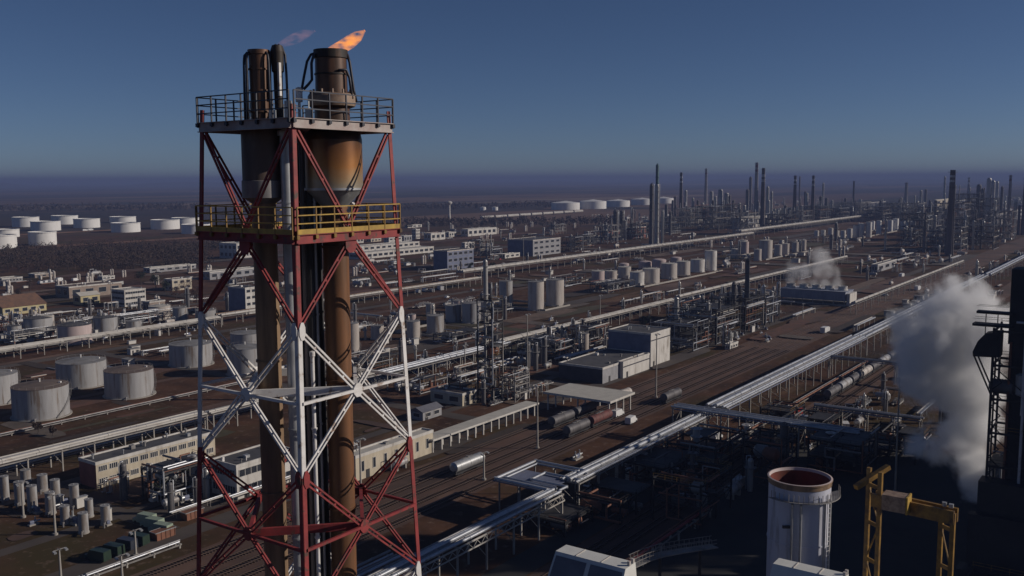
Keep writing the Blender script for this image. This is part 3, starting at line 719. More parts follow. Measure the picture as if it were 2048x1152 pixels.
def unit(u0, v0, lu, lv, h, label, seed, levels=4, mt='steel_dark', group='steel process frames', vess=4, tall=2, pipes=14, clad=0, name='process_unit', cat='process unit', cover=.45, deckm=None, pm=None):
    OCC.append((u0, u0 + lu, v0, v0 + lv)); rr = random.Random(seed); t = thing(name, label, cat, W(u0 + lu / 2, v0 + lv / 2), group)
    nu_ = max(2, int(lu / 7) + 1); nv_ = max(2, int(lv / 7) + 1)
    us = [u0 + lu * k / (nu_ - 1) for k in range(nu_)]; vs = [v0 + lv * k / (nv_ - 1) for k in range(nv_)]
    zs = [h * (k + 1) / levels for k in range(levels)]
    b = MB()
    for a in us:
        for c in vs: b.bar(W(a, c, 0), W(a, c, h + .6), .38, .38, up=U)
    for z in zs:
        for a in us: b.bar(W(a, v0, z), W(a, v0 + lv, z), .25, .4)
        for c in vs: b.bar(W(u0, c, z), W(u0 + lu, c, z), .25, .4)
    pz = 0
    for z in zs:
        for k in range(nu_ - 1):
            if rr.random() < .55:
                b.bar(W(us[k], v0, pz), W(us[k + 1], v0, z), .16)
        for k in range(nv_ - 1):
            if rr.random() < .55: b.bar(W(u0, vs[k], pz), W(u0, vs[k + 1], z), .16)
        pz = z
    b.build('frame', M[mt], t)
    for i, z in enumerate(zs):
        b = MB()
        for ka in range(nu_ - 1):
            for kc in range(nv_ - 1):
                if rr.random() < cover: b.gbox(us[ka] + .2, us[ka + 1] - .02, vs[kc] + .2, vs[kc + 1] - .02, z + .21, z + .3)
        if b.f: b.build('deck', M[deckm or 'steel_dark'], t)
        b = MB()
        for (p, q) in ((W(u0, v0), W(u0 + lu, v0)), (W(u0, v0), W(u0, v0 + lv)), (W(u0 + lu, v0), W(u0 + lu, v0 + lv))):
            for hh in (.75, 1.3): b.bar(p + Vector((0, 0, z + hh)), q + Vector((0, 0, z + hh)), .07)
            m_ = max(2, int((q - p).length / 2.5))
            for j in range(m_ + 1): e = p.lerp(q, j / m_); b.bar(e + Vector((0, 0, z + .2)), e + Vector((0, 0, z + 1.3)), .07)
        b.build('railing', M['ochre_paint' if rr.random() < .3 else mt], t)
    for k in range(vess):
        lv_ = rr.choice([0] + zs[:-1]) + .35; r = rr.uniform(.7, min(1.9, h / levels * .32)); a = rr.uniform(u0 + 1.5, u0 + lu - 1.5); c = rr.uniform(v0 + 1, v0 + lv - 1)
        b = MB(); kind = rr.random(); ln_ = rr.uniform(2, max(2.5, lv * .4))
        if kind < .5:
            z = lv_ + r + .4; p, q = W(a, c - ln_ / 2, z), W(a, c + ln_ / 2, z); d = (q - p).normalized()
            b.cyl(p, q, r, n=14, caps=False); b.cyl(q, q + d * r * .45, r, r * .4, n=14); b.cyl(p, p - d * r * .45, r, r * .4, n=14)
            for x in (.2, .8): e = p.lerp(q, x); b.box(e.x - .3, e.x + .3, e.y - .3, e.y + .3, lv_, z - r * .6)
        else:
            z = lv_ + .3; hh = h / levels * .72; p = W(a, c, z); b.lathe([(r * .3, 0), (r, .4), (r, hh - .5), (r * .6, hh - .1), (0, hh)], p, 14)
        b.build('vessel', M[rr.choice(pm or ['column_silver', 'tank_grey', 'galv', 'column_dark', 'pipe_rust'])], t)
    for k in range(tall):
        r = rr.uniform(.5, 1.2); a = rr.uniform(u0 + 1, u0 + lu - 1); c = rr.uniform(v0 + 1, v0 + lv - 1); hh = h * rr.uniform(1.05, 1.4)
        b = MB(); b.lathe([(r, 0), (r, hh - r), (r * .7, hh - .3), (0, hh)], W(a, c), 14)
        for q in (.5, .75, .95): b.ring(W(a, c, hh * q), r, .7, .14, 14)
        b.build('tall_vessel', M[rr.choice(['column_silver', 'column_dark', 'tank_grey'])], t)
    for k in range(pipes):
        z0 = rr.choice([0] + zs) + rr.uniform(.5, 2.2); r = rr.uniform(.1, .3); p = W(rr.choice([u0 - .4, rr.uniform(u0, u0 + lu)]), rr.choice([v0 - .5, rr.uniform(v0, v0 + lv)]), z0); path = [p]
        for j in range(rr.randint(2, 5)):
            ax = rr.randint(0, 2); q = path[-1].copy(); uu, vv_ = uv(q)
            if ax == 0: q = W(rr.uniform(u0 - .6, u0 + lu), vv_, q.z)
            elif ax == 1: q = W(uu, rr.uniform(v0 - .6, v0 + lv), q.z)
            else: q = W(uu, vv_, rr.uniform(.6, h * 1.02))
            if (q - path[-1]).length > .8: path.append(q)
        if len(path) < 2: path.append(path[-1] + Vector((0, 0, 3)))
        b = MB()
        for a_, c_ in zip(path[:-1], path[1:]): b.cyl(a_, c_, r, n=7)
        b.build('pipe', M[rr.choice(pm or ['pipe_silver', 'pipe_silver', 'pipe_white', 'pipe_grey', 'pipe_rust'])], t)
    return t

def rack(label, v, u0, u1, z, pipes, step=9.0, mt='steel_grey', legs=True, name='pipe_rack', w=None, two=False, tray=None, fascia=False, zb=0, group='pipe racks across the plant', along_v=False, cmat='concrete'):
    """pipes: (offset, radius, dz, material)"""
    WW = (lambda a, c, z_: W(c, a, z_)) if along_v else W
    t = thing(name, label, 'pipe rack', WW((u0 + u1) / 2, v, 0), group)
    OCC.append((v - 4, v + 4, u0, u1) if along_v else (u0, u1, v - 4, v + 4))
    lo = min(p[0] - p[1] for p in pipes) - .35; hi = max(p[0] + p[1] for p in pipes) + .35
    k = max(1, int((u1 - u0) / step)); 
    if legs:
        for j in range(k + 1):
            a = u0 + .4 + (u1 - u0 - .8) * j / k; b = MB()
            for c in (lo + .2, hi - .2): b.bar(WW(a, v + c, zb), WW(a, v + c, z - .001), .34, .34, up=U)
            b.bar(WW(a, v + lo - .2, z - .2), WW(a, v + hi + .2, z - .2), .3, .38)
            if z > 4: b.bar(WW(a, v + lo + .2, z * .35), WW(a, v + hi - .2, z * .8), .12)
            b.build('support', M[cmat], t)
    b = MB()
    for c in (lo, hi): b.bar(WW(u0, v + c, z - .25), WW(u1, v + c, z - .25), .16, .34)
    if fascia:
        b.bar(WW(u0, v + lo - .3, z - 1.6), WW(u1, v + lo - .3, z - 1.6), .1, .3); m_ = int((u1 - u0) / 2.6)
        for j in range(m_):
            a = u0 + (u1 - u0) * j / m_; e = u0 + (u1 - u0) * (j + 1) / m_
            b.bar(WW(a, v + lo - .3, z - 1.55), WW((a + e) / 2, v + lo - .3, z - .3), .1); b.bar(WW((a + e) / 2, v + lo - .3, z - .3), WW(e, v + lo - .3, z - 1.55), .1)
    b.build('girder', M[mt if not fascia else 'pipe_white'], t)
    if tray:
        b = MB(); k = max(1, int((u1 - u0) / 12))
        for j in range(k):
            a, e = u0 + (u1 - u0) * j / k + .06, u0 + (u1 - u0) * (j + 1) / k - .06; p = [WW(a, v + tray[0], z + .03), WW(e, v + tray[0], z + .03), WW(e, v + tray[1], z + .03), WW(a, v + tray[1], z + .03)]
            b.hexa(p + [q + Vector((0, 0, .1)) for q in p])
        b.build('cable_tray', M['galv'], t)
    rr = random.Random(int(v * 3 + u0))
    for (o, r, dz, m_) in pipes:
        b = MB(); zz = z + r + dz; a = u0 + rr.uniform(-.6, .3); e = u1 + rr.uniform(-.3, .6)
        b.cyl(WW(a, v + o, zz), WW(e, v + o, zz), r, n=10)
        x = a + rr.uniform(2, 8)
        while x < e - 1:
            b.cyl(WW(x, v + o, zz), WW(x + .25, v + o, zz), r * 1.16 + .02, n=10); x += rr.uniform(6, 14)
        b.build('pipe', M[m_], t)
    return t
# ------------------------------------------------------------------ roads, rails
def strip(name, u0, u1, v0, v1, m, z=.02):
    b = MB(); b.poly([W(u0, v0, z), W(u1, v0, z), W(u1, v1, z), W(u0, v1, z)]); return tag(b.build(name, M[m]), kind='structure')
strip('road', 60, 900, 179, 185.5, 'asphalt', .03)
strip('road', 60, 400, 203, 207, 'asphalt', .03)
strip('road', 40, 1300, 268, 274, 'asphalt', .03)
strip('road', 100, 1500, 412, 419, 'asphalt', .03)
strip('road', 124.5, 129.5, 186, 268, 'asphalt', .05)
strip('road', 402, 408, 186, 412, 'asphalt', .05)
strip('road', 640, 647, 60, 412, 'asphalt', .05)
strip('road', 244, 250, 186, 412, 'asphalt', .05)
strip('road', 100, 1500, 520, 528, 'asphalt', .03)
strip('pavement', 129.5, 180, 214, 226.5, 'gravel', .02)
strip('pavement', 129.7, 160, 190, 202, 'asphalt', .04)
strip('ballast', 40, 1500, 144, 171, 'gravel', .025)
strip('ballast', 40, 1100, 92, 104, 'gravel', .025)
strip('yard', 60, 292, -40, 91, 'shade_asphalt', .015)  # dark sheets deepen the shade on this ground by colour
strip('yard', 130, 256, 104.5, 112, 'shade_asphalt', .015)
strip('path', 190, 243, 276, 281, 'gravel', .02)
strip('path', 150, 330, 330, 334, 'gravel', .02)
strip('path', 260, 600, 392, 398, 'gravel', .02)
for vv_ in (146.5, 151.5, 156.5, 161.5, 168.5, 96, 100.5):
    b = MB(); u1 = 950 if vv_ > 110 else 640
    for o in (-.75, .75): b.gbox(40, u1, vv_ + o - .07, vv_ + o + .07, .22, .40)
    b.m = 1; u = 60
    while u < 430: b.gbox(u, u + .26, vv_ - 1.3, vv_ + 1.3, .03, .215); u += .8
    tag(b.build('railway_track', [M['rail_steel'], M['sleeper']]), kind='structure')
ORD = ['first', 'second', 'third', 'fourth', 'fifth', 'sixth', 'seventh', 'eighth', 'ninth', 'tenth', 'eleventh', 'twelfth', 'thirteenth', 'fourteenth', 'fifteenth', 'sixteenth', 'seventeenth', 'eighteenth', 'nineteenth', 'twentieth']
# ------------------------------------------------------------------ tanks
GW = 'white storage tanks at the edge of the plain'
for px, yt, yb, w, lab in [
    (12, 457, 475, 50, 'white floating roof tank partly hidden by a lower tank at the picture edge'),
    (2, 468, 498, 60, 'large white tank cut by the picture edge, beside the bare wood'),
    (92, 441, 462, 56, 'white tank rising just behind the white tank next to the wood'),
    (86, 462, 491, 52, 'white tank next to the bare wood with dark pipe post on its wall'),
    (52, 433, 454, 50, 'small white tank behind and between two bigger white tanks'),
    (130, 430, 449, 50, 'white tank furthest out on the plain behind the open field'),
    (174, 436, 456, 50, 'white tank with two small white huts on the field below it'),
    (246, 432, 446, 50, 'white tank with wide rim standing behind a streaked pale tank'),
    (252, 444, 465, 56, 'streaked pale tank overlapping the white tank behind it'),
    (331, 438, 459, 56, 'lone white tank with a deep shadowed side near the tower leg'),
    (372, 434, 448, 56, 'white tank behind the red tower leg, upper of two'),
    (392, 447, 468, 56, 'white tank behind the red tower leg, lower of two')]:
    tank(px, yt, yb, w, lab, 'tank_bright', 'float', GW, False)
GF = 'far white tanks in front of the blue haze'
for px, yt, yb, w, lab in [
    (1131, 405, 420, 58, 'far white tank standing first in the distant row beyond the pipeline'), (1186, 402, 418, 54, 'far white tank standing second in the distant row'),
    (1236, 401, 414, 48, 'far white tank standing third in the distant row'), (1284, 398, 410, 44, 'far white tank beside the twin columns'), (1327, 396, 407, 40, 'far white tank showing between the twin columns and the striped chimney'),
    (966, 414, 421, 12, 'tiny white tank on the plain near the water tower'), (990, 414, 421, 12, 'tiny white tank with a dark neighbour on the open plain')]:
    tank(px, yt, yb, w, lab, 'tank_bright', 'cone', GF, False, roofm='tank_bright')
GB = 'big grey tanks on the bare brown ground'
tank(84, 764, 842, 107, 'weathered grey tank with rusty roof, closest of the brown yard tanks', 'tank_grey', 'cone', GB, roofm='roof_brown')
tank(165, 716, 778, 95, 'grey tank partly shaded by the tank beside it', 'tank_grey', 'cone', GB, stair=2)
tank(260, 733, 799, 95, 'grey tank with brown roof and stained sunny wall', 'tank_grey', 'cone', GB, roofm='roof_brown', stair=2)
tank(-8, 742, 812, 86, 'grey tank cut off by the picture edge', 'tank_grey', 'cone', GB)
tank(383, 682, 736, 84, 'grey tank half hidden behind the white tower leg', 'tank_grey', 'cone', GB, stair=2)
tank(492, 690, 754, 72, 'grey tank seen through the white lattice panel', 'tank_grey', 'cone', GB)
tank(494, 662, 700, 64, 'grey tank behind the slimmer flare stack', 'tank_grey', 'cone', GB)
GR = 'tanks along the pipe rack'
for px, yt, yb, w, mt, rf, lab in [
    (78, 633, 672, 54, 'tank_grey', 'roof_dark', 'dark shaded squat tank beside the thin cream cylinder'), (97, 630, 668, 24, 'tank_cream', 'roof_pale', 'thin cream cylinder tank beside a dark squat tank'),
    (151, 646, 690, 64, 'tank_pink', 'roof_dark', 'pinkish squat tank with open looking dark roof above the rack'), (212, 632, 668, 46, 'tank_grey', 'roof_dark', 'grey round tank behind the pinkish squat tank'),
    (320, 610, 641, 42, 'tank_cream', 'roof_pale', 'mottled tank with reddish shadow side near the tower leg'), (361, 614, 646, 28, 'tank_grey', 'roof_grey', 'small pale tank just beside the red tower leg'),
    (412, 618, 648, 40, 'tank_grey', 'roof_grey', 'grey tank just behind the red tower leg'),
    (268, 640, 662, 30, 'tank_grey', 'roof_grey', 'low grey tank in the pipework before the striped white block'), (30, 650, 676, 26, 'tank_grey', 'roof_dark', 'low dark tank near the orange roofed shed')]:
    tank(px, yt, yb, w, lab, mt, 'cone', GR, roofm=rf)
GC = 'tanks of the middle yard'
for px, yt, yb, w, mt, rf, lab in [
    (827, 641, 680, 27, 'tank_cream', 'cone', 'tall cream tank next to the white tower leg'), (871, 629, 668, 35, 'tank_grey', 'cone', 'grey tank beside the tall cream tank'),
    (861, 607, 632, 18, 'tank_cream', 'cone', 'small pale tank behind the grey tank'), (824, 628, 645, 16, 'tank_pink', 'cone', 'small pinkish tank peeping over the tall cream tank'),
    (907, 609, 645, 32, 'tank_grey', 'cone', 'shaded grey tank with a lit dome beside the piping'), (943, 604, 648, 38, 'tank_grey', 'cone', 'dark sided tank next to the dark lattice column'),
    (916, 600, 625, 22, 'tank_pink', 'cone', 'small pinkish tank behind the shaded grey tanks'), (967, 603, 640, 22, 'tank_grey', 'cone', 'grey tank right behind the dark lattice column'),
    (1012, 561, 612, 27, 'tank_grey', 'cone', 'tall tank with pipe bracket on its shaded wall'), (1072, 562, 622, 32, 'tank_cream', 'cone', 'tall pale tank, middle one of a trio of tall tanks'),
    (1110, 558, 613, 36, 'tank_cream', 'cone', 'tall pale tank with lit edge at the end of a trio'), (706, 645, 705, 26, 'tank_cream', 'cone', 'slim cream tank seen through the white lattice beside the rusty stack'),
    (700, 672, 690, 16, 'tank_grey', 'cone', 'little grey tank at the foot of the slim cream tank'), (755, 650, 680, 26, 'tank_cream', 'cone', 'pale tank between the rusty stack and the tower leg')]:
    tank(px, yt, yb, w, lab, mt, rf, GC, w > 20)
GT = 'cream tanks of the tank row behind the rack'
row = [(1196, 541, 566, 26, 'tank_pink'), (1222, 541, 561, 24, 'tank_cream'), (1249, 533, 556, 26, 'tank_cream'), (1274, 543, 571, 29, 'tank_white'), (1302, 536, 568, 34, 'tank_cream'), (1338, 526, 558, 32, 'tank_cream'), (1366, 522, 552, 28, 'tank_cream'), (1395, 518, 545, 28, 'tank_white'), (1421, 501, 543, 24, 'tank_white')]
for k, (px, yt, yb, w, mt) in enumerate(row):
    tank(px, yt, yb, w, ['pinkish low tank with a dark wall, at the start of the cream tank row', 'low cream tank beside the pinkish one in the tank row', 'cream tank with a round top in the tank row', 'bright white tank with half shaded wall in the tank row', 'broad cream tank beside the bright white one in the tank row', 'mottled cream tank with streaked wall in the tank row', 'mottled cream tank before the white pair in the tank row', 'white tank before the tallest tank of the row', 'tallest white tank at the end of the tank row'][k], mt, 'cone', GT, True, roofm='roof_pale', stair=2)
for k, (px, yt, yb, w) in enumerate([(1290, 523, 538, 26), (1318, 519, 540, 28), (1352, 515, 530, 22), (1248, 527, 540, 20)]):
    tank(px, yt, yb, w, ['pinkish dome tank peeping over the bright white tank', 'pinkish dome tank behind the broad cream tank', 'small pinkish tank behind the mottled cream tanks', 'small pinkish tank behind the low cream tank'][k], 'tank_pink', 'dome', GT, True, roofm='tank_pink', stair=0, rail=False)
GS = 'second cream tank row towards the cooling tower'
for k, (px, yt, yb, w) in enumerate([(1469, 497, 517, 13), (1489, 483, 508, 16), (1515, 498, 522, 15), (1531, 480, 518, 26), (1556, 489, 512, 15), (1571, 487, 510, 14), (1590, 484, 505, 13), (1606, 480, 502, 12), (1486, 480, 497, 18)]):
    tank(px, yt, yb, w, ['small white tank with dark shadow before the second row', 'pink topped tank rising in the second row', 'slim white tank before the broad tank of the second row', 'broad cream tank with flat bright roof in the second row', 'slim tank just past the broad tank in the second row', 'second slim tank past the broad tank in the second row', 'third slim tank past the broad tank in the second row', 'last slim tank of the second row near the steam', 'pinkish tank behind the slim white tank of the second row'][k], 'tank_pink' if k in (1, 8) else 'tank_cream', 'cone', GS, True, roofm='roof_pale', stair=2, rail=False)
GV = 'upright tanks of the far row'
vr = [(1633, 461, 473, 9), (1646, 460, 472, 9), (1661, 456, 469, 10), (1673, 461, 474, 10), (1686, 461, 476, 10), (1699, 457, 477, 10), (1711, 451, 475, 11), (1722, 447, 475, 12), (1737, 444, 475, 12), (1757, 441, 468, 10), (1780, 440, 463, 10), (1791, 437, 462, 11), (1805, 442, 458, 10), (1812, 439, 456, 9), (1819, 438, 455, 9), (1827, 437, 453, 9), (1745, 442, 460, 8), (1790, 427, 438, 12)]
for k, (px, yt, yb, w) in enumerate(vr):
    tank(px, yt, yb, w, ('%s upright cream tank of the far row counted from the steam' % ORD[k]), 'tank_white' if k < 9 else 'tank_bright', 'cone', GV, False, roofm='roof_pale')
GI = 'upright grey silos by the brick ended office block'
for k, (px, yt, yb, w, lab) in enumerate([
    (11, 951, 1003, 16, 'pale silo next to the picture edge'), (52, 938, 966, 19, 'short silo farthest back beneath the pipe rack'), (40, 962, 1012, 18, 'dark silo in front of the short back silo'),
    (66, 970, 1023, 19, 'pale silo with an offset foot in the second file'), (86, 948, 985, 19, 'short pale silo behind the second file'), (102, 983, 1030, 19, 'wide silo beside the front lamp post'),
    (112, 958, 1006, 18, 'tall silo with capped top between the two files'), (131, 1010, 1050, 18, 'silo standing before the tall capped one'), (150, 968, 1018, 18, 'brownish silo closest to the office block'),
    (168, 1024, 1069, 19, 'front silo standing lowest on the bare ground'), (179, 997, 1036, 16, 'slim silo half hidden behind the front silo'), (212, 1009, 1052, 18, 'separate silo at the end beside the road')]):
    tank(px, yt, yb, w, lab, 'tank_grey', 'cone', GI, True, name='silo', stair=0, rail=False, roofm='roof_grey')
# ------------------------------------------------------------------ buildings
bld('office_block', 'two storey cream office block with brick red end wall and banded windows', 194, 978, 418, 139, 928, 'wall_red', 'roof_dark', 'office', 2, 12, 0, mull=4, gap=.22, vents=8, front='wall_cream')
bld('office_block', 'dark roofed building with two white wall bands behind the tower', 475, 1000, 575, 408, 934, 'wall_white', 'roof_dark', 'office', 2, 1, 1, mull=9, gap=.04, fr='wall_white', vents=5)
bld('workshop', 'low flat roofed workshop with dark end wall beside the canopy', 1205, 768, 1300, 1118, 738, 'wall_dark', 'roof_dark', 'building', 1, 0, 0, vents=5, front='wall_grey')
bld('plant_hall', 'tall pale plant hall with dark stripe under the roof and blue shaded side', 1301, 735, 1341, 1217, 669, 'wall_blue', 'roof_dark', 'building', 1, 0, 0, vents=4, front='wall_white', stripes=(.8,))  # blue walls behind the white front paint in the side's shade
bld('plant_hall', 'low white annex in front of the tall plant hall', 1246, 757, 1300, 1236, 726, 'wall_white', 'roof_brown', 'building', 1, 0, 0, vents=2, stripes=(.72,), front='wall_white')
bld('goods_shed', 'long cream goods shed with small dark windows beside the railway', 712, 963, 862, 680, 915, 'wall_cream', 'roof_pale', 'shed', 1, 7, 0, gap=.75, mull=1, vents=3)
bld('shed', 'blue grey hut with gabled roof near the tower leg', 846, 842, 880, 817, 824, 'wall_grey', 'panel_grey', 'shed', 1, 2, 1, pitched=True)
bld('shed', 'brown hut with bright end wall below the dark lattice column', 925, 813, 951, 858, 790, 'wall_cream', 'roof_brown', 'shed', 1, 2, 2, vents=1)
bld('office_block', 'narrow tall block with blue shaded side seen through the tower', 492, 629, 514, 457, 577, 'wall_blue', 'roof_dark', 'office', 4, 2, 0, gap=.3, front='wall_white')  # side walls coloured blue to carry their shade
bld('office_block', 'white flat block behind the red lattice panel', 474, 518, 508, 443, 488, 'wall_white', 'roof_pale', 'office', 2, 5, 4)
bld('warehouse', 'long brown flat roofed warehouse behind the rack tanks', 139, 598, 245, 112, 575, 'wall_brown', 'roof_brown', 'warehouse', 1, 4, 2, vents=5)
bld('office_block', 'cream block with three dark window stripes beside the brown warehouse', 250, 614, 292, 222, 582, 'wall_white', 'roof_pale', 'office', 3, 1, 1, mull=8, gap=.04, vents=2)
bld('shed', 'yellowish gabled shed in front of the brown warehouse', 162, 610, 200, 146, 592, 'wall_yellow', 'roof_pale', 'shed', 1, 2, 1, pitched=True)
bld('shed', 'orange roofed shed at the picture edge by the rack tanks', 6, 632, 92, -40, 616, 'wall_yellow', 'roof_orange', 'shed', 1, 5, 1, pitched=True)
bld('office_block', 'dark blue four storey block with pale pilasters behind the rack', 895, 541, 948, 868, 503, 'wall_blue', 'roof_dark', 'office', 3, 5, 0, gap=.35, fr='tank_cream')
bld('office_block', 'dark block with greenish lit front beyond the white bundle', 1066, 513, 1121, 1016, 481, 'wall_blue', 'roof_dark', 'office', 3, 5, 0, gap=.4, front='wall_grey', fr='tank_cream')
bld('warehouse', 'longest white shed, upper of two beyond the tower leg', 702, 505, 841, 690, 495, 'wall_white', 'roof_pale', 'warehouse', 1, 12, 1, lv=16)
bld('warehouse', 'longest white shed with open bays, lower of two beyond the tower leg', 722, 519, 869, 705, 507, 'wall_white', 'roof_pale', 'warehouse', 1, 14, 1, lv=18, gap=.3)
for px, py, ux, vx, yt, wl, rf, lab, r in [
    (778, 489, 806, 770, 476, 'wall_white', 'roof_grey', 'white block behind the long sheds', 2), (832, 478, 842, 826, 459, 'wall_white', 'roof_dark', 'narrow tall white tower block near the red roofed house', 3),
    (808, 484, 826, 800, 472, 'wall_grey', 'roof_grey', 'grey cube beside the narrow tower block', 1), (862, 481, 892, 850, 467, 'wall_white', 'wall_red', 'white house with dark red roof', 1),
    (898, 474, 914, 890, 465, 'wall_white', 'roof_pale', 'small white hut with pale roof near the red roofed house', 1), (936, 473, 994, 924, 459, 'wall_white', 'roof_grey', 'broad white hall with dark doors on the edge of the fields', 1),
    (815, 456, 846, 812, 451, 'wall_white', 'roof_pale', 'thin white shed far out on the fields', 1), (930, 497, 950, 924, 486, 'wall_white', 'roof_dark', 'small white block beside the dark blue office', 2),
    (1010, 517, 1040, 1000, 509, 'wall_white', 'roof_pale', 'low white hut in the yard between the two dark blocks', 1), (700, 470, 742, 690, 462, 'wall_grey', 'roof_pale', 'low grey shed seen through the tower', 1),
    (708, 487, 730, 700, 477, 'wall_white', 'roof_grey', 'small white hut seen beside the rusty stack', 1), (742, 484, 765, 736, 478, 'wall_cream', 'roof_pale', 'small cream hut between tower leg and white block', 1),
    (4, 566, 48, -20, 558, 'wall_grey', 'roof_pale', 'long low shed by the bare wood at the picture edge', 1), (70, 556, 110, 60, 549, 'wall_brown', 'roof_brown', 'low brown shed in front of the bare wood', 1),
    (205, 560, 232, 198, 554, 'wall_white', 'roof_pale', 'white trailer like hut behind the brown warehouse', 1), (300, 546, 395, 290, 537, 'wall_grey', 'roof_pale', 'long pale roofed shed at the foot of the wood', 1),
    (345, 582, 385, 330, 560, 'wall_cream', 'roof_brown', 'cream house beside the red tower leg', 2), (420, 560, 520, 405, 545, 'wall_grey', 'roof_pale', 'long grey shed behind the lattice panel', 1),
    (300, 626, 330, 285, 605, 'wall_brown', 'roof_grey', 'squat brown hut among the rack tanks', 1), (1215, 478, 1248, 1205, 463, 'wall_red', 'roof_dark', 'dark red hall behind the twin lattice columns', 1),
    (1262, 478, 1290, 1252, 456, 'wall_red', 'roof_grey', 'dark red hall with white doors beside the twin columns', 1), (1180, 486, 1200, 1170, 474, 'wall_dark', 'roof_dark', 'dark hut among pipes before the twin lattice columns', 1),
    (1395, 452, 1425, 1385, 440, 'wall_white', 'roof_pale', 'white hut at the foot of the blue grey chimney', 1), (1478, 458, 1530, 1462, 436, 'wall_white', 'roof_pale', 'pale furnace house between the tall striped chimneys', 1),
    (1540, 452, 1560, 1532, 435, 'wall_cream', 'roof_pale', 'cream block at the foot of the tall striped chimney', 2), (1660, 436, 1710, 1648, 426, 'wall_grey', 'roof_pale', 'low grey hall by the far white pillar', 1),
    (1735, 418, 1765, 1725, 406, 'wall_dark', 'roof_pale', 'dark far hall with a pale roof edge', 1), (1870, 424, 1895, 1860, 400, 'wall_cream', 'roof_pale', 'pale far hall hidden beside the big chimney', 2),
    (1915, 428, 1955, 1900, 402, 'wall_blue', 'roof_pale', 'blue far hall behind the big chimney', 2), (1985, 452, 2035, 1970, 432, 'wall_grey', 'roof_pale', 'grey far hall close to the picture edge', 2),
    (1755, 545, 1790, 1740, 530, 'wall_grey', 'roof_grey', 'grey hut on the dirt yard behind the steaming tower', 1), (1460, 700, 1478, 1452, 690, 'wall_white', 'roof_pale', 'small white hut at the foot of the process columns', 1)]:
    big = ux - px > 40
    bld('building' if r > 1 else 'shed', lab, px, py, ux, vx, yt, wl, rf, 'building' if r > 1 else 'shed', r, 6 if big else 3, 2, vents=2 if py > 470 else 0, door=py > 470, lv=None if px > 30 else 12)
# open canopy and platform roof
def canopy(name, label, px, py, ux, vx, h, lu=None, lv=None, roofm='roof_pale', ku=4, kv=3, th=.45):
    n = G(px, py); lu = lu or abs(along(n, U, ux)); lv = lv or abs(along(n, VV, vx)); u0, v0 = uv(n); u1, v1 = u0 + lu, v0 + lv
    t = thing(name, label, 'canopy', W((u0 + u1) / 2, (v0 + v1) / 2))
    b = MB(); b.gbox(u0 - .6, u1 + .6, v0 - .6, v1 + .6, h, h + th); b.build('roof', M[roofm], t)
    b = MB(); b.gbox(u0 - .7, u1 + .7, v0 - .7, v0 - .603, h - .25, h + th + .05); b.gbox(u0 - .7, u0 - .603, v0 - .603, v1 + .7, h - .25, h + th + .05); b.build('fascia', M['wall_white'], t)
    for i in range(ku):
        for j in range(kv):
            b = MB(); p = W(u0 + .5 + (lu - 1) * i / (ku - 1), v0 + .5 + (lv - 1) * j / max(1, kv - 1)); b.bar(p, p + Vector((0, 0, h - .003)), .4, .4, up=U); b.build('post', M['wall_white'], t)
    return t
canopy('loading_canopy', 'big flat cream roof on white posts over the loading bay', 1219, 840, 1266, 1092, 6.0)
canopy('platform_canopy', 'long thin platform roof on dark posts beyond the goods shed', 866, 908, 1072, 0, 4.2, lv=4, ku=14, kv=2, th=.3, roofm='roof_pale')
# cooling tower
n = G(1690, 613); lv_ = abs(along(n, VV, 1560)); u0, v0 = uv(n); lu_ = abs(along(n, U, 1706)); h = ztop(1690, 585, n)
ct = thing('cooling_tower', 'low long cooling tower with a row of fan stacks and rising steam', 'cooling tower', W(u0 + lu_ / 2, v0 + lv_ / 2))
b = MB(); b.gbox(u0, u0 + lu_, v0, v0 + lv_, h * .35, h); b.build('casing', M['wall_pale_blue'], ct)
b = MB()
for k in range(26): b.gbox(u0 - .12, u0 - .003, v0 + lv_ * k / 26 + .1, v0 + lv_ * k / 26 + .4, h * .36, h)
b.gbox(u0 - .3, u0 + lu_ + .3, v0 - .3, v0 + lv_ + .3, h + .003, h + .35)
b.build('louvre', M['wall_pale_blue'], ct)
b = MB(); b.gbox(u0 - 1, u0 + lu_ + 1, v0 - 1, v0 + lv_ + 1, 0, 1); b.build('basin', M['concrete'], ct)
for k in range(7):
    b = MB()
    for s in (.1, .9): b.bar(W(u0 + .4 + (lu_ - .8) * (s > .5), v0 + lv_ * (k + .1) / 6.3, 1), W(u0 + .4 + (lu_ - .8) * (s > .5), v0 + lv_ * (k + .1) / 6.3, h * .35 - .003), .5, .5, up=U)
    b.build('column', M['concrete'], ct)
FANS = []
for k in range(5):
    c = W(u0 + lu_ / 2, v0 + lv_ * (k + .5) / 5, h + .35); FANS.append(c); r = lv_ / 13
    b = MB(); b.lathe([(r, 0), (r * .85, 1.2), (r * .9, 2.6), (r * .8, 2.6), (r * .78, 1.2), (0, .6)], c, 20); b.build('fan_stack', M['wall_white'], ct)
b = MB(); b.gbox(u0 + 1, u0 + lu_ - 1, v0 - 2.5, v0 - .5, 0, h * .9); b.build('stair_tower', M['wall_white'], ct)
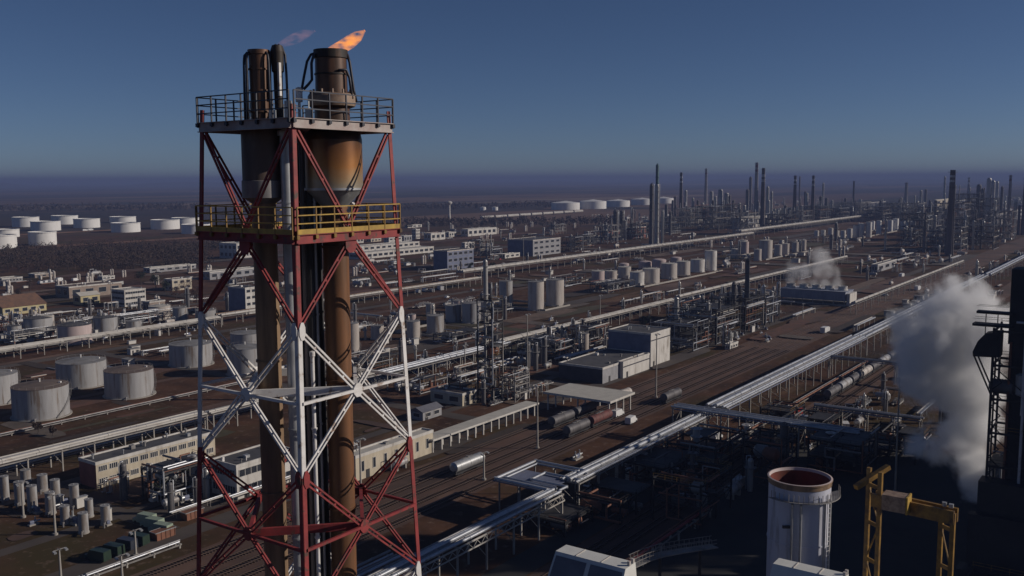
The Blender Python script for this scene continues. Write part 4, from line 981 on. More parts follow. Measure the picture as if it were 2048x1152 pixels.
# water tower
p = G(899, 438); hh = ztop(899, 402, p); t = thing('water_tower', 'white water tower with a round tank on a slim shaft out on the fields', 'water tower', p)
b = MB(); b.lathe([(3, 0), (2, hh * .3), (2, hh * .8)], p, 16); b.build('shaft', M['wall_white'], t)
b = MB(); b.lathe([(2, hh * .78), (5, hh * .85), (6, hh * .92), (4, hh * .98), (0, hh)], p, 18); b.build('tank', M['wall_white'], t)
b = MB(); a = G(962, 439); c = G(1166, 425); k = 9
for j in range(k):
    q, r_ = a.lerp(c, (j + .04) / k), a.lerp(c, (j + .92) / k); b.cyl(q + Vector((0, 0, 4)), r_ + Vector((0, 0, 4)), 3, n=8)
tag(b.build('pipeline', M['pipe_white'], org=a), 'straight far white pipeline crossing the fields towards the far tanks', 'pipeline')
# ------------------------------------------------------------------ pipe racks
S, Wt, Gy, Ru = 'pipe_silver', 'pipe_white', 'pipe_grey', 'pipe_rust'
rack('pipe rack with two bright silver pipes and white trussed side beam beside the tower', 115, 92, 180, 8, [(-1.6, .36, 0, S), (-.5, .22, 0, Gy), (.5, .38, 0, S), (1.5, .25, 0, S), (2.3, .2, 0, Gy)], fascia=True, mt='pipe_white', tray=(-1.1, 2.6))
rack('wide low bundle of blue grey pipes crossing behind the tower foot', 121.5, 90, 134, 6.2, [(-2, .3, 0, S), (-1, .2, 0, Gy), (0, .35, 0, S), (1.2, .25, 0, Gy), (2.2, .25, 0, S), (3.2, .3, .2, Gy)])
rack('shaded blue pipe rack between the pipe loop and the crossing bridge', 115.6, 188, 274, 8, [(-1.4, .3, 0, S), (-.5, .2, 0, Gy), (.6, .5, 0, S), (1.7, .2, 0, Gy), (2.6, .3, 0, S), (3.4, .22, 0, Gy)], mt='steel_grey', tray=(-1.7, 3.6))
t = thing('expansion_loop', 'square pipe loop stepping sideways out of the silver rack', 'pipe loop', W(186, 122, 0), 'pipe racks across the plant')
for pth, r in (([(179, 116.6), (179, 131.4), (196.4, 131.4), (196.4, 116.4)], .38), ([(181, 115.2), (181, 129.8), (194.6, 129.8), (194.6, 115.2)], .25), ([(180, 114), (183.4, 114), (183.4, 124), (189.5, 124), (189.5, 114.2), (191, 114.2)], .3)):
    b = MB()
    for a, c in zip(pth[:-1], pth[1:]): b.cyl(W(*a, 8.4), W(*c, 8.4), r, n=10); b.cyl(W(*c, 8.4 - r), W(*c, 8.4 + r), r * 1.1, n=8)
    b.build('pipe', M[S], t)
b = MB(); b.gbox(178.4, 190, 117, 132, 7.86, 7.94); b.build('deck', M['wall_blue'], t)
for (a, c) in ((180, 119), (180, 125), (180, 131), (188, 131), (195.5, 131), (195.5, 125), (195.5, 119)):
    b = MB(); b.bar(W(a, c, 0), W(a, c, 7.6), .3, .3, up=U); b.bar(W(a - 1.2, c, 7.8), W(a + 1.4, c, 7.8), .25, .3) if c < 130 else b.bar(W(a, c - 2, 7.8), W(a, c + 1, 7.8), .25, .3); b.build('support', M['steel_grey'], t)
rack('crossing pipe bridge with loose bright pipe ends in mid plant', 267, 70, 126, 9.2, [(-2.2, .3, 0, S), (-1.2, .25, 0, S), (0, .35, 0, S), (1.4, .3, 0, Gy), (2.4, .3, 0, S)], along_v=True, mt='wall_blue', step=8)
rack('broad silver rack stepping up beyond the crossing bridge', 115.6, 276, 436, 8.4, [(-2.6, .3, 0, S), (-1.6, .45, 0, S), (-.4, .3, 0, Wt), (.8, .55, 0, S), (2.0, .35, 0, S), (2.9, .25, 0, Gy), (3.9, .4, 0, S)], mt='wall_blue', tray=(-2.9, 4.2))
rack('blue grey pipe bridge running out of the broad silver rack towards the steam', 383, 62, 113, 8, [(-1, .35, 0, Gy), (.2, .45, 0, Gy), (1.2, .3, 0, Gy)], along_v=True, mt='wall_blue', step=12)
rack('blue shaded short bridge above the yard beside the broad chimney', 297, 60, 92, 8, [(-1, .35, 0, Gy), (.3, .3, 0, Gy), (1.2, .3, 0, S)], along_v=True, mt='wall_blue', step=8)
rack('long double silver rack running past the steam to the far chimneys', 115.4, 438, 764, 8, [(-1.6, .55, 0, S), (-.2, .3, 0, Gy), (1.3, .6, 0, S), (2.6, .3, 0, Gy), (3.6, .4, 0, S)], step=12, tray=(-2, 3.8))
rack('far end of the double silver rack fading among the chimneys', 114.5, 768, 1400, 8, [(-1.6, .8, 0, S), (1.3, .8, 0, S), (3, .4, 0, Gy)], step=20)
rack('pale high pipeline on tall legs beside the cooling tower', 154.5, 566, 900, 6.5, [(-.4, .8, 0, Wt), (1.2, .4, 0, Wt)], step=16)
rack('bundle of pale pipes passing behind the office block', 252.5, 70, 186, 6, [(-2, .3, 0, Wt), (-1, .25, 0, Wt), (0, .45, 0, Wt), (1.3, .3, 0, S), (2.3, .25, 0, Gy), (3.3, .3, 0, Wt)])
rack('pale pipe rack hidden behind the white lattice panel', 251, 187, 262, 6, [(-1.4, .3, 0, Wt), (-.2, .5, 0, Wt), (1.2, .3, 0, S), (2.2, .25, 0, Gy)])
rack('silver pipe rack with parallel pipes beside the dark lattice column', 248, 264, 346, 6, [(-2.2, .5, 0, S), (-1, .35, 0, S), (.4, .6, 0, S), (1.8, .35, 0, Wt), (2.8, .3, .3, S)])
rack('pale pipe rack leading from the dark lattice column past the plant hall', 252, 348, 528, 6, [(-1.8, .5, 0, Wt), (-.5, .6, 0, Wt), (.9, .6, 0, Wt), (2.1, .4, 0, Gy)], step=12)
rack('pale pipe rack running on below the cream tank rows', 254.5, 540, 900, 6, [(-.8, .9, 0, Wt), (1.2, .7, 0, Wt)], step=18)
rack('pinkish pale rack in front of the rack tanks', 430.5, 130, 330, 5, [(-2, .4, 0, Wt), (-.8, .55, 0, Wt), (.6, .4, 0, S), (1.8, .55, 0, Wt), (3, .3, 0, Ru)], step=11)
rack('yellowish low rack ending at the dark blue office', 436, 334, 574, 5, [(-2, .7, 0, Wt), (0, .6, 0, Wt), (1.8, .7, 0, 'tan_pipe')], step=14)
rack('great white rack climbing from the dark blue office to the far columns', 457, 578, 1190, 8, [(-2.2, 1.0, 0, Wt), (.2, 1.1, 0, Wt), (2.6, 1.0, 0, Wt)], step=22)
rack('far stretch of the great white rack among the chimneys', 478, 1196, 2100, 9, [(-3, 1.5, 0, Wt), (.4, 1.5, 0, Wt), (3.4, 1.2, 0, Wt)], step=40)
rack('low pair of pipes on sleepers beside the tower foot', 176, 70, 122, 1.1, [(-.4, .22, 0, S), (.4, .22, 0, Gy)], step=6, name='pipe_run', group='low pipe runs on the ground')
rack('low pipe run along the road behind the silos', 262, 70, 300, 1.2, [(-.6, .25, 0, Wt), (.3, .22, 0, Gy), (1, .2, 0, Ru)], step=7, name='pipe_run', group='low pipe runs on the ground')
rack('low pipe run crossing the bare tank yard', 300, 140, 330, 1.0, [(-.4, .22, 0, Gy), (.4, .2, 0, Ru)], step=8, name='pipe_run', group='low pipe runs on the ground')
rack('low pipe run in front of the brown warehouse', 446, 120, 330, 1.6, [(-1, .35, 0, Wt), (0, .3, 0, S), (1.2, .4, 0, Wt)], step=9, name='pipe_run', group='low pipe runs on the ground')
rack('red painted pipe run in the deep shade below the silver rack', 88, 118, 205, 2.2, [(-.3, .35, 0, 'red_paint'), (.8, .25, 0, Ru)], step=8, name='pipe_run', group='low pipe runs on the ground')
rack('rusty pipe run along the shaded railway siding', 107, 250, 420, 1.4, [(-.3, .3, 0, Ru), (.6, .22, 0, Gy)], step=8, name='pipe_run', group='low pipe runs on the ground')
# ------------------------------------------------------------------ chimneys and columns of the far plant
RB = lambda a: ((a, a + .035, 'tank_white'), (a + .075, a + .11, 'tank_white'))
GCH = 'chimneys of the far plant'
for px, yt, yb, w, lab, body, bands in [
    (1898, 340, 512, 16, 'biggest dark chimney with two white bands below its pointed top', 'stack_brown', ((.86, .885, 'tank_white'), (.915, .94, 'tank_white'))),
    (1524, 336, 462, 10, 'dark striped chimney in front of a taller grey one', 'stack_brown', ((.78, .82, 'tank_white'), (.86, .9, 'tank_white'))),
    (1511, 325, 440, 9, 'tallest grey chimney behind the dark striped one', 'stack_concrete', ((.84, .88, 'stack_band_red'), (.92, .96, 'stack_band_red'))),
    (1361, 345, 450, 8, 'dark chimney with two white bands past the twin columns', 'stack_brown', ((.80, .84, 'tank_white'), (.89, .93, 'tank_white'))),
    (1411, 337, 418, 7, 'blue grey chimney standing alone on the skyline', 'stack_concrete', ((.86, .9, 'stack_band_red'),)),
    (1588, 351, 447, 8, 'slim dark chimney with white bands before the far row', 'stack_brown', ((.8, .84, 'tank_white'), (.88, .92, 'tank_white'))),
    (1624, 351, 447, 8, 'slim dark chimney above the start of the upright far tanks', 'stack_brown', ((.78, .83, 'tank_white'), (.89, .93, 'tank_white'))),
    (1706, 362, 420, 5, 'thin dark chimney in the blue haze', 'stack_brown', ()),
    (1811, 365, 416, 8, 'stout pale chimney in the haze past the upright tanks', 'stack_concrete', ()),
    (1936, 355, 400, 6, 'banded chimney in the haze just past the biggest one', 'stack_brown', ((.7, .8, 'tank_white'), (.88, .95, 'tank_white'))),
    (2016, 350, 452, 7, 'thin pale chimney close to the picture edge', 'stack_concrete', ((.88, .93, 'stack_band_red'),)),
    (2046, 330, 470, 10, 'dark chimney cut by the picture edge above the dark structure', 'stack_brown', ()),
    (1688, 404, 431, 5, 'short white pillar chimney beside the great white rack', 'tank_white', ())]:
    chimney(px, yt, yb, w, lab, body, bands, group=GCH, taper=.62)
GCO = 'process columns of the far plant'
tc_ = column(1313, 366, 487, 9, 'tallest silver column with a dark green top extension', 'column_silver', GCO, 9)
f = G(1313, 487); z0, z1 = ztop(1313, 368, f), ztop(1313, 326, f); b = MB(); r_ = 3.2 / FPX * dep(f); b.lathe([(r_, z0), (r_, z1 - 3), (0, z1)], f, 16); b.ring(f + Vector((0, 0, z0 + 8)), r_, 1, .3, 16); b.build('top_extension', M['stack_green'], tc_)
column(1302, 366, 492, 8, 'dark column with a lit edge beside the tallest silver column', 'column_dark', GCO, 7)
column(1324, 420, 488, 5, 'slim short column tucked against the tallest silver column', 'column_silver', GCO, 4)
column(1231, 420, 482, 10, 'banded dark column, first of the twin lattice columns', 'column_dark', GCO, 9)
column(1243, 420, 480, 9, 'banded dark column, second of the twin lattice columns', 'column_dark', GCO, 9)
column(1250, 440, 480, 5, 'pale slim column beside the twin lattice columns', 'column_silver', GCO, 4)
cl = [(1371, 380, 425, 6), (1350, 392, 440, 4), (1345, 400, 436, 5), (1422, 382, 430, 8), (1430, 392, 436, 6), (1440, 378, 440, 10), (1452, 385, 445, 9), (1458, 390, 445, 5), (1466, 400, 444, 6), (1425, 400, 455, 5), (1500, 353, 420, 6), (1494, 378, 430, 7), (1534, 372, 440, 6), (1542, 382, 438, 5), (1536, 400, 452, 6), (1598, 352, 418, 3), (1612, 385, 440, 6), (1609, 382, 432, 4), (1645, 365, 420, 4), (1652, 395, 428, 6), (1663, 400, 430, 5),
      (1840, 380, 430, 5), (1850, 378, 418, 5), (1833, 402, 440, 6), (1845, 404, 446, 6), (1858, 400, 440, 5), (1870, 400, 442, 6), (1887, 352, 420, 4), (1955, 368, 436, 9), (1962, 376, 440, 6), (1975, 355, 430, 9), (1983, 360, 432, 8), (1992, 362, 420, 6), (1978, 388, 446, 5), (2001, 372, 440, 5), (2028, 402, 470, 6), (2036, 410, 470, 5), (2022, 420, 470, 6), (1860, 435, 475, 7), (1848, 440, 505, 6), (1868, 430, 478, 7), (1770, 438, 500, 4), (1912, 445, 500, 5), (1930, 430, 498, 5), (1945, 440, 500, 5), (1555, 420, 455, 5), (1570, 410, 446, 6), (1580, 415, 450, 5), (1640, 392, 440, 6), (1395, 400, 448, 5), (1404, 405, 450, 6), (1385, 395, 440, 5), (1340, 422, 470, 5), (1332, 408, 455, 6), (1478, 405, 448, 5), (1488, 410, 452, 6), (1720, 398, 420, 6), (1733, 402, 425, 5), (1690, 396, 425, 5), (1760, 400, 432, 5), (1785, 405, 430, 5), (1798, 398, 428, 4)]
lm = [('the twin columns', 1320), ('the first banded chimney', 1361), ('the lone blue grey chimney', 1411), ('the tallest grey chimney', 1511), ('the slim banded chimney pair', 1606), ('the thin hazy chimney', 1706), ('the stout pale chimney', 1811), ('the biggest dark chimney', 1898), ('the thin edge chimney', 2016)]
used = {}
LOOK = ['pale', 'dark', 'grey', 'silver', 'stubby', 'slender', 'ringed', 'shaded', 'sunlit', 'hazy', 'tall', 'low']
rr = random.Random(12)
for px, yt, yb, w in cl:
    n_, x_ = min(lm, key=lambda q: abs(q[1] - px)); k = used.get(n_, 0); used[n_] = k + 1
    mt = 'column_silver' if rr.random() < .5 else 'column_dark'
    side = 'before' if px < x_ else 'beyond'
    look = ['silver' if mt == 'column_silver' else 'dark', 'tall' if yb - yt > 50 else 'short', 'slim' if w < 5.5 else 'stout']
    column(px, yt, yb, w, '%s %s %s column %s %s, %s counted from the great white rack' % (look[1], look[2], look[0], side, n_, ORD[k]), mt, GCO, 5, pipe=False)
GU = 'steel process units of the far plant'
ul = [(1215, 488, 34, 20, 22), (1275, 480, 40, 24, 20), (1340, 470, 50, 24, 24), (1380, 455, 60, 30, 30), (1430, 462, 60, 40, 36), (1465, 450, 60, 30, 34), (1495, 470, 40, 30, 30), (1545, 458, 50, 30, 22), (1575, 462, 50, 30, 24), (1605, 452, 50, 30, 24), (1640, 445, 70, 40, 28), (1680, 442, 60, 40, 22), (1720, 438, 80, 50, 30), (1765, 444, 60, 40, 26), (1800, 440, 60, 40, 30), (1835, 452, 60, 40, 36), (1850, 482, 46, 30, 34), (1875, 470, 40, 30, 38), (1925, 462, 60, 40, 40), (1955, 455, 60, 40, 52), (1985, 458, 60, 40, 46), (1920, 505, 40, 26, 26), (1950, 492, 40, 26, 30), (1985, 500, 40, 26, 26), (2020, 482, 50, 30, 36), (1880, 500, 30, 20, 20), (1170, 496, 26, 16, 14), (960, 512, 24, 16, 16), (980, 520, 20, 12, 12), (1150, 505, 26, 16, 16), (1110, 470, 30, 20, 14), (1830, 494, 30, 20, 18)]
used = {}
for i, (px, yb, a, c, h) in enumerate(ul):
    p = G(px, yb); u0, v0 = uv(p)
    n_, x_ = min(lm + [('the two dark office blocks', 1010)], key=lambda q: abs(q[1] - px)); k = used.get(n_, 0); used[n_] = k + 1
    unit(u0, v0, a, c, h, '%s pipe filled frame by %s, %s of its cluster' % (['low', 'mid height', 'tall'][0 if h < 22 else 1 if h < 32 else 2], n_, ORD[k]), 100 + i, levels=3 if h < 26 else 4, mt='steel_dark' if i % 3 else 'steel_grey', group=GU, vess=6, tall=3, pipes=14)
# ------------------------------------------------------------------ nearer process units
def unit_px(px, yb, lu, lv, h, *a, **k):
    p = G(px, yb); u0, v0 = uv(p); return unit(u0, v0, lu, lv, h, *a, **k)
GN = 'process units of the middle yard'
p = G(983, 806); hh = ztop(983, 598, p)
unit_px(985, 806, 6.5, 6.5, hh * .98, 'dark lattice column crammed with vessels and platforms beside the rack', 11, levels=9, vess=14, tall=1, pipes=22, group=GN, mt='steel_dark')
unit_px(1030, 806, 9, 7, 9, 'pale low steel frame at the foot of the dark lattice column', 12, levels=3, vess=5, tall=0, pipes=12, group=GN, mt='steel_grey')
unit_px(925, 800, 8, 6, 5, 'small dark pump frame behind the brown hut', 13, levels=2, vess=4, tall=0, pipes=10, group=GN)
unit_px(1110, 722, 16, 20, 7, 'tangled pipe frame behind the low workshop', 14, levels=2, vess=8, tall=2, pipes=26, group=GN)
unit_px(1175, 700, 20, 14, 9, 'tangled pipe frame with pale upright drums beside the plant hall', 15, levels=2, vess=8, tall=2, pipes=20, group=GN)
unit_px(1385, 706, 26, 22, 12, 'dark pipe frame nearest the tall plant hall', 16, levels=3, vess=9, tall=2, pipes=26, group=GN)
unit_px(1432, 690, 30, 26, 16, 'dark frame with many thin columns in the middle of the process unit', 17, levels=4, vess=10, tall=4, pipes=30, group=GN)
unit_px(1490, 668, 26, 22, 17, 'dark frame around the single dark chimney of the process unit', 18, levels=4, vess=9, tall=3, pipes=26, group=GN)
unit_px(1530, 652, 22, 18, 14, 'dark frame beside the cooling tower', 19, levels=3, vess=7, tall=2, pipes=20, group=GN)
unit_px(1400, 650, 30, 20, 10, 'low reddish pipe frame behind the process unit', 20, levels=2, vess=9, tall=1, pipes=22, group=GN, mt='steel_grey')
unit_px(330, 1012, 15, 9, 8, 'cluster of bent silver pipes and drums in front of the office block', 21, levels=2, vess=8, tall=1, pipes=26, group=GN)
unit_px(840, 790, 16, 9, 4, 'low reddish frame behind the white tower leg', 22, levels=1, vess=5, tall=0, pipes=12, group=GN, mt='steel_grey')
unit_px(735, 750, 18, 14, 6, 'pipe frame seen through the white lattice past the rusty stack', 23, levels=2, vess=7, tall=1, pipes=20, group=GN)
unit_px(905, 690, 26, 12, 4, 'low valve frame along the silver rack behind the dark lattice column', 24, levels=1, vess=8, tall=0, pipes=18, group=GN)
unit_px(150, 668, 40, 10, 5, 'low valve frame between the rack tanks', 25, levels=1, vess=8, tall=0, pipes=20, group=GN)
unit_px(250, 655, 40, 10, 5, 'pale valve frame before the striped cream block', 26, levels=1, vess=8, tall=0, pipes=20, group=GN, mt='steel_grey')
unit_px(30, 690, 36, 10, 5, 'valve frame under the orange roofed shed', 27, levels=1, vess=8, tall=0, pipes=18, group=GN, mt='steel_grey')
unit_px(1215, 588, 40, 14, 6, 'low pipe frame in front of the cream tank row', 28, levels=1, vess=8, tall=1, pipes=20, group=GN)
unit_px(1600, 560, 30, 14, 6, 'low frame on the dirt behind the cooling tower', 29, levels=1, vess=5, tall=0, pipes=10, group=GN)
unit_px(1130, 575, 30, 12, 6, 'low pipe frame beside the trio of tall tanks', 30, levels=2, vess=7, tall=1, pipes=16, group=GN)
GP = 'process columns of the middle unit'
for px, yt, yb, w, mt, lab in [(1402, 591, 658, 5, 'column_silver', 'thin pale column at the start of the middle process unit'), (1422, 588, 660, 4, 'column_dark', 'thin dark column past the pale thin one'), (1440, 592, 662, 6, 'column_silver', 'grey column among dark frames of the middle unit'),
    (1466, 563, 664, 9, 'column_dark', 'dark ringed column with many platforms in the middle unit'), (1477, 566, 656, 7, 'column_dark', 'dark ringed column, slimmer of the ringed pair'), (1486, 584, 660, 5, 'pipe_silver', 'bright silver column beside the dark chimney of the unit'),
    (1512, 577, 648, 6, 'column_silver', 'pale column with a white cap past the dark chimney'), (1526, 569, 650, 7, 'pipe_silver', 'bright silver column bent over at its top'), (1554, 563, 632, 5, 'pipe_silver', 'bright silver column next to the cooling tower'),
    (1447, 648, 692, 5, 'tank_white', 'white upright cylinder in front of the middle unit'), (1457, 662, 693, 4, 'tank_white', 'shorter cream cylinder in front of the middle unit'), (1160, 663, 712, 7, 'tank_white', 'white upright vessel behind the low workshop'), (1154, 650, 700, 5, 'column_silver', 'thin silver vessel beside the white upright one')]:
    column(px, yt, yb, w, lab, mt, GP, 5, pipe=w < 6)
tank(1169, 666, 706, 17, 'small cream tank among the tangled pipes by the plant hall', 'tank_cream', 'cone', GC, True, stair=0); tank(1188, 660, 688, 22, 'small pale tank behind the tangled pipes', 'tank_cream', 'cone', GC, True, stair=0)
chimney(1492, 518, 660, 11, 'single dark chimney standing in the middle process unit', 'column_dark', (), group=GCH, taper=.7)
# ------------------------------------------------------------------ masts
for px, yt, yb, lab in [(1055, 628, 745, 'light mast with a pale foot before the trio of tall tanks'), (1075, 768, 897, 'light mast standing in the grass by the railway'), (1312, 668, 795, 'light mast in front of the tall plant hall'), (1200, 590, 655, 'light mast beside the pale pipe rack past the workshop'), (1605, 607, 640, 'short light mast below the cooling tower'), (968, 905, 960, 'short mast beside the silver tank wagon'), (122, 1098, 1160, 'light mast on the bare ground at the bottom of the picture'), (47, 965, 1035, 'light mast among the pale silos'), (111, 990, 1070, 'light mast in front of the wide silo'), (722, 878, 990, 'light mast at the end of the goods shed'), (1790, 735, 985, 'tall thin mast standing inside the steam'), (1047, 470, 524, 'far pale mast between the two dark office blocks'), (225, 566, 640, 'mast in front of the brown warehouse'), (1440, 590, 640, 'far mast inside the middle process unit'), (272, 1060, 1112, 'thin lamp post beside the green skips'), (245, 1110, 1165, 'thin lamp post on the verge at the picture bottom'), (930, 690, 742, 'far light mast by the silver rack')]:
    mast(px, yt, yb, lab)
# ------------------------------------------------------------------ dark unit at the picture edge, chimney, gantry
def PT(px, py, dist):
    x, y, d = ray(px, py); k = dist / hypot(x, y); return Vector((x * k, y * k, CAMH + d * k))
GD = 'dark steel towers beside the steam'
c = PT(1986, 700, 196); u0, v1 = uv(c); DU, DV = u0, v1
unit(u0, v1 - 15, 9, 15, 51.5, 'black steel tower with pipes and ladders standing against the white steam', 41, levels=8, mt='black_steel', vess=6, tall=0, pipes=16, group=GD, name='process_tower', cat='process tower')
t = thing('clad_tower', 'tall black clad block behind the black steel tower, reaching above the horizon', 'process tower', W(u0 + 8, v1 - 8), GD)
b = MB(); b.gbox(u0 + 1.4, u0 + 9, v1 - 14, v1 - 2.7, .2, 49); CLAD = b
b = MB(); b.gbox(u0 + 1.6, u0 + 9, v1 - 16, v1 - 2.2, 49.01, 63); b.build('upper_cladding', M['cladding_dark'], t)
b = MB(); b.gbox(u0 + 3, u0 + 8.6, v1 - 16, v1 - 4.6, 63.01, 83.5); b.build('stair_shaft', M['cladding_dark'], t)
b = CLAD; b.m = 1
for k in range(14):
    for z in range(4, 48, 4): b.gbox(u0 + 1.30, u0 + 1.397, v1 - 13.6 + k * .78, v1 - 13.3 + k * .78, z, z + 2.6)
b.build('cladding', [M['cladding_dark'], M['black_steel']], t)
for z, px0, d in ((55.0, 1948, 2.2), (52.6, 1940, 3.0)):
    p = PT(px0, 620, 196); ln_ = hypot(p.x - W(u0, v1).x, p.y - W(u0, v1).y) * .9
    b = MB(); b.gbox(u0 + .2, u0 + d, v1 - 3, v1 + ln_ * 1.0, z - .45, z); b.build('landing', M['black_steel'], t)
    b = MB()
    for e in (u0 + .25, u0 + d - .05):
        b.bar(W(e, v1 - 3, z + 1.0), W(e, v1 + ln_, z + 1.0), .05) if z > 52 else None
    for k in range(3): b.bar(W(u0 + .3, v1 - 2.5 + k * 2, z - 2), W(u0 + .3, v1 - 2.5 + k * 2, z), .15)
    b.build('railing', M['black_steel'], t)
b = MB(); a0, a1 = v1 - 1.2, v1 + 3.6
pr = [(a0, 46.6), (a1 - .3, 46.4), (a1 - .2, 47.3), (a1 - 1.0, 49.4), (a1 - 2.2, 50.9), (a0, 51.4)]
lo = [W(u0 - .3, a, z) for a, z in pr]; hi = [W(u0 + 3.2, a, z) for a, z in pr]; b.poly(lo); b.poly(hi[::-1])
for k in range(len(pr)): k2 = (k + 1) % len(pr); b.poly([lo[k2], lo[k], hi[k], hi[k2]])
b.build('hopper', M['black_steel'], t)
b = MB()
for e in (u0, u0 + 3): b.bar(W(e, a1 - .5, 46.4), W(e, v1 - .2, 39), .25); b.bar(W(e, v1 - .1, 46.4), W(e, v1 - .1, 17), .3)
z = 18
while z < 44: b.bar(W(u0 - .05, v1 - .1, z), W(u0 - .05, v1 - 1.8, z + 1.6), .18); b.bar(W(u0 - .05, v1 - 1.8, z + 1.6), W(u0 - .05, v1 - .1, z + 3.2), .18); z += 3.2
b.build('bracket', M['black_steel'], t)
b = MB(); b.gbox(u0 - 3, u0 + 1.2, v1 - 14, v1 + .9, 0, 23.4); b.gbox(u0 - 5, u0 - 3.01, v1 - 12, v1 + 2.0, 0, 17.5); b.gbox(u0 - 9, u0 - 5.01, v1 - 12, v1 + 3, 0, 8); b.build('base_block', M['cladding_dark'], t)
unit(u0 - 22, v1 - 12, 12, 12, 9, 'low dark frame with grey ducts at the foot of the black tower', 42, levels=2, mt='black_steel', vess=4, tall=0, pipes=14, group=GD)
# unseen halls added off to the side to cast shade over the yard
def hall(u0_, u1_, v0_, v1_, h, label, seed):
    rr = random.Random(seed); t = thing('shade_hall', label, 'added hall', W((u0_ + u1_) / 2, (v0_ + v1_) / 2), 'unseen halls added to shade the yard')
    b = MB(); b.gbox(u0_, u1_, v0_, v1_, 0, h); b.m = 1
    for k in range(int((u1_ - u0_) / 5)): b.gbox(u0_ + k * 5 + .2, u0_ + k * 5 + .7, v1_ + .003, v1_ + .35, 0, h - .4)
    for k in range(int((v1_ - v0_) / 5)): b.gbox(u0_ - .35, u0_ - .003, v0_ + k * 5 + .2, v0_ + k * 5 + .7, 0, h - .4)
    b.build('wall', [M['cladding_dark'], M['black_steel']], t)
    b = MB(); b.gbox(u0_ - .4, u1_ + .4, v0_ - .4, v1_ + .4, h + .003, h + .5); b.build('roof', M['roof_dark'], t)
    for k in range(4):
        b = MB(); a, c = rr.uniform(u0_ + 3, u1_ - 3), rr.uniform(v0_ + 2, v1_ - 2); b.cyl(W(a, c, h + .5), W(a, c, h + rr.uniform(4, 9)), rr.uniform(.6, 1.4), n=12); b.build('vent', M['steel_dark'], t)
def hall_xy(x0, y0, lu, lv, h, label, seed):
    a, c = uv(Vector((x0, y0, 0))); hall(a, a + lu, c - lv, c, h, label, seed)
hall_xy(112, 160, 18, 16, 52, 'unseen dark hall behind the black tower, added to shade the yard', 7)
hall_xy(113, 184, 14, 12, 28, 'unseen low dark hall behind the foot of the black tower, added for its shade', 9)
hall_xy(115.5, 200.5, 38, 12, 46, 'unseen dark hall just past the white steam, added for its shade', 8)
hall_xy(157, 224, 50, 20, 66, 'unseen dark hall beyond the black clad block, added for its shade', 5)
# broad chimney
DC = 122
top = PT(1600, 953, DC); r = 62 / FPX * dep(top); h = top.z; f = Vector((top.x, top.y, 0))
t = thing('broad_chimney', 'broad pale blue chimney with red lined open mouth and rusty rim', 'chimney', f)
b = MB(); b.lathe([(r * .98, 0), (r * .97, h - .8)], f, 48)
for z in (h - 8, h - 15, h - 22): b.ring(f + Vector((0, 0, z)), r * .96, .12, .2, 48)
b.build('shaft', M['stack_blue'], t)
b = MB(); b.lathe([(r * .97, h - .8), (r * .99, h - .75), (r * .99, h - .2), (r * 1.015, h - .2), (r * 1.015, h)], f, 48); b.build('collar', M['tan_pipe'], t)
b = MB(); b.lathe([(r * 1.015, h + .002), (r * .96, h + .05), (r * .93, h - .3)], f, 48); b.build('rim', M['tank_pink'], t)
b = MB(); b.lathe([(r * .93, h - .3), (r * .91, h - 26), (0, h - 26.2)], f, 48); b.build('lining', M['refractory'], t)
b = MB()
for k in range(22):
    a = radians(-150 + k * 7); d = Vector((cos(a), sin(a), 0)); b.bar(f + d * r * 1.0 + Vector((0, 0, h - 2.2)), f + d * (r * 1.0 + 1.0) + Vector((0, 0, h - 1.95)), .9, .1); e = f + d * (r + .95) + Vector((0, 0, h - 1.95)); b.bar(e, e + Vector((0, 0, 1.0)), .06)
b.build('gallery', M['steel_grey'], t)
b = MB()
for a in (-62, -48, -104, -118):
    d = Vector((cos(radians(a)), sin(radians(a)), 0)); b.cyl(f + d * (r + .35), f + d * (r + .35) + Vector((0, 0, h - 2.3)), .16, n=8)
b.build('downpipe', M['galv'], t)
b = MB(); d = Vector((cos(radians(-56)), sin(radians(-56)), 0)); s_ = Vector((-d.y, d.x, 0))
for s in (-.3, .3): b.bar(f + d * (r + .6) + s_ * s, f + d * (r + .6) + s_ * s + Vector((0, 0, h - 1)), .08)
for k in range(int(h / .6)): b.bar(f + d * (r + .6) - s_ * .3 + Vector((0, 0, k * .6)), f + d * (r + .6) + s_ * .3 + Vector((0, 0, k * .6)), .05)
b.build('ladder', M['white_paint'], t)
b = MB(); p = PT(1573, 1054, DC - r); b.bar(p - Vector((.5, 0, 0)), p + Vector((.5, 0, 0)), .3, .3); b.build('hatch', M['steel_dark'], t)
# yellow gantry
DG = 128
A0 = PT(1748, 992, DG); B0 = PT(1896, 1003, DG - 3); zA = A0.z
t = thing('gantry_crane', 'yellow gantry crane with pale hoist box beside the broad chimney', 'gantry crane', (A0.x, A0.y, 0))
A_ = Vector((A0.x, A0.y, 0)); B_ = Vector((B0.x, B0.y, 0)); zt = PT(1752, 940, DG).z; dd = (B_ - A_).normalized(); pp = Vector((dd.y, -dd.x, 0))
for base, ht, sp, nm in ((A_, zt, 1.25, 'tall_leg'), (B_, zA + .2, 1.1, 'short_leg')):
    b = MB()
    for s in (-sp, sp): b.bar(base + pp * s * .4 + dd * s * .75, base + pp * s * .4 + dd * s * .75 + Vector((0, 0, ht)), .52, .52, up=pp)
    z = ht - 2.2; sg = 1
    while z > 1:
        b.bar(base + pp * -sp * .4 + dd * -sp * .75 + Vector((0, 0, z)), base + pp * sp * .4 + dd * sp * .75 + Vector((0, 0, z)), .22, .5)
        b.bar(base + pp * -sp * .4 * sg + dd * -sp * .75 * sg + Vector((0, 0, z)), base + pp * sp * .4 * sg + dd * sp * .75 * sg + Vector((0, 0, z - 5)), .16); z -= 5; sg = -sg
    b.build('leg', M['ochre_paint'], t)
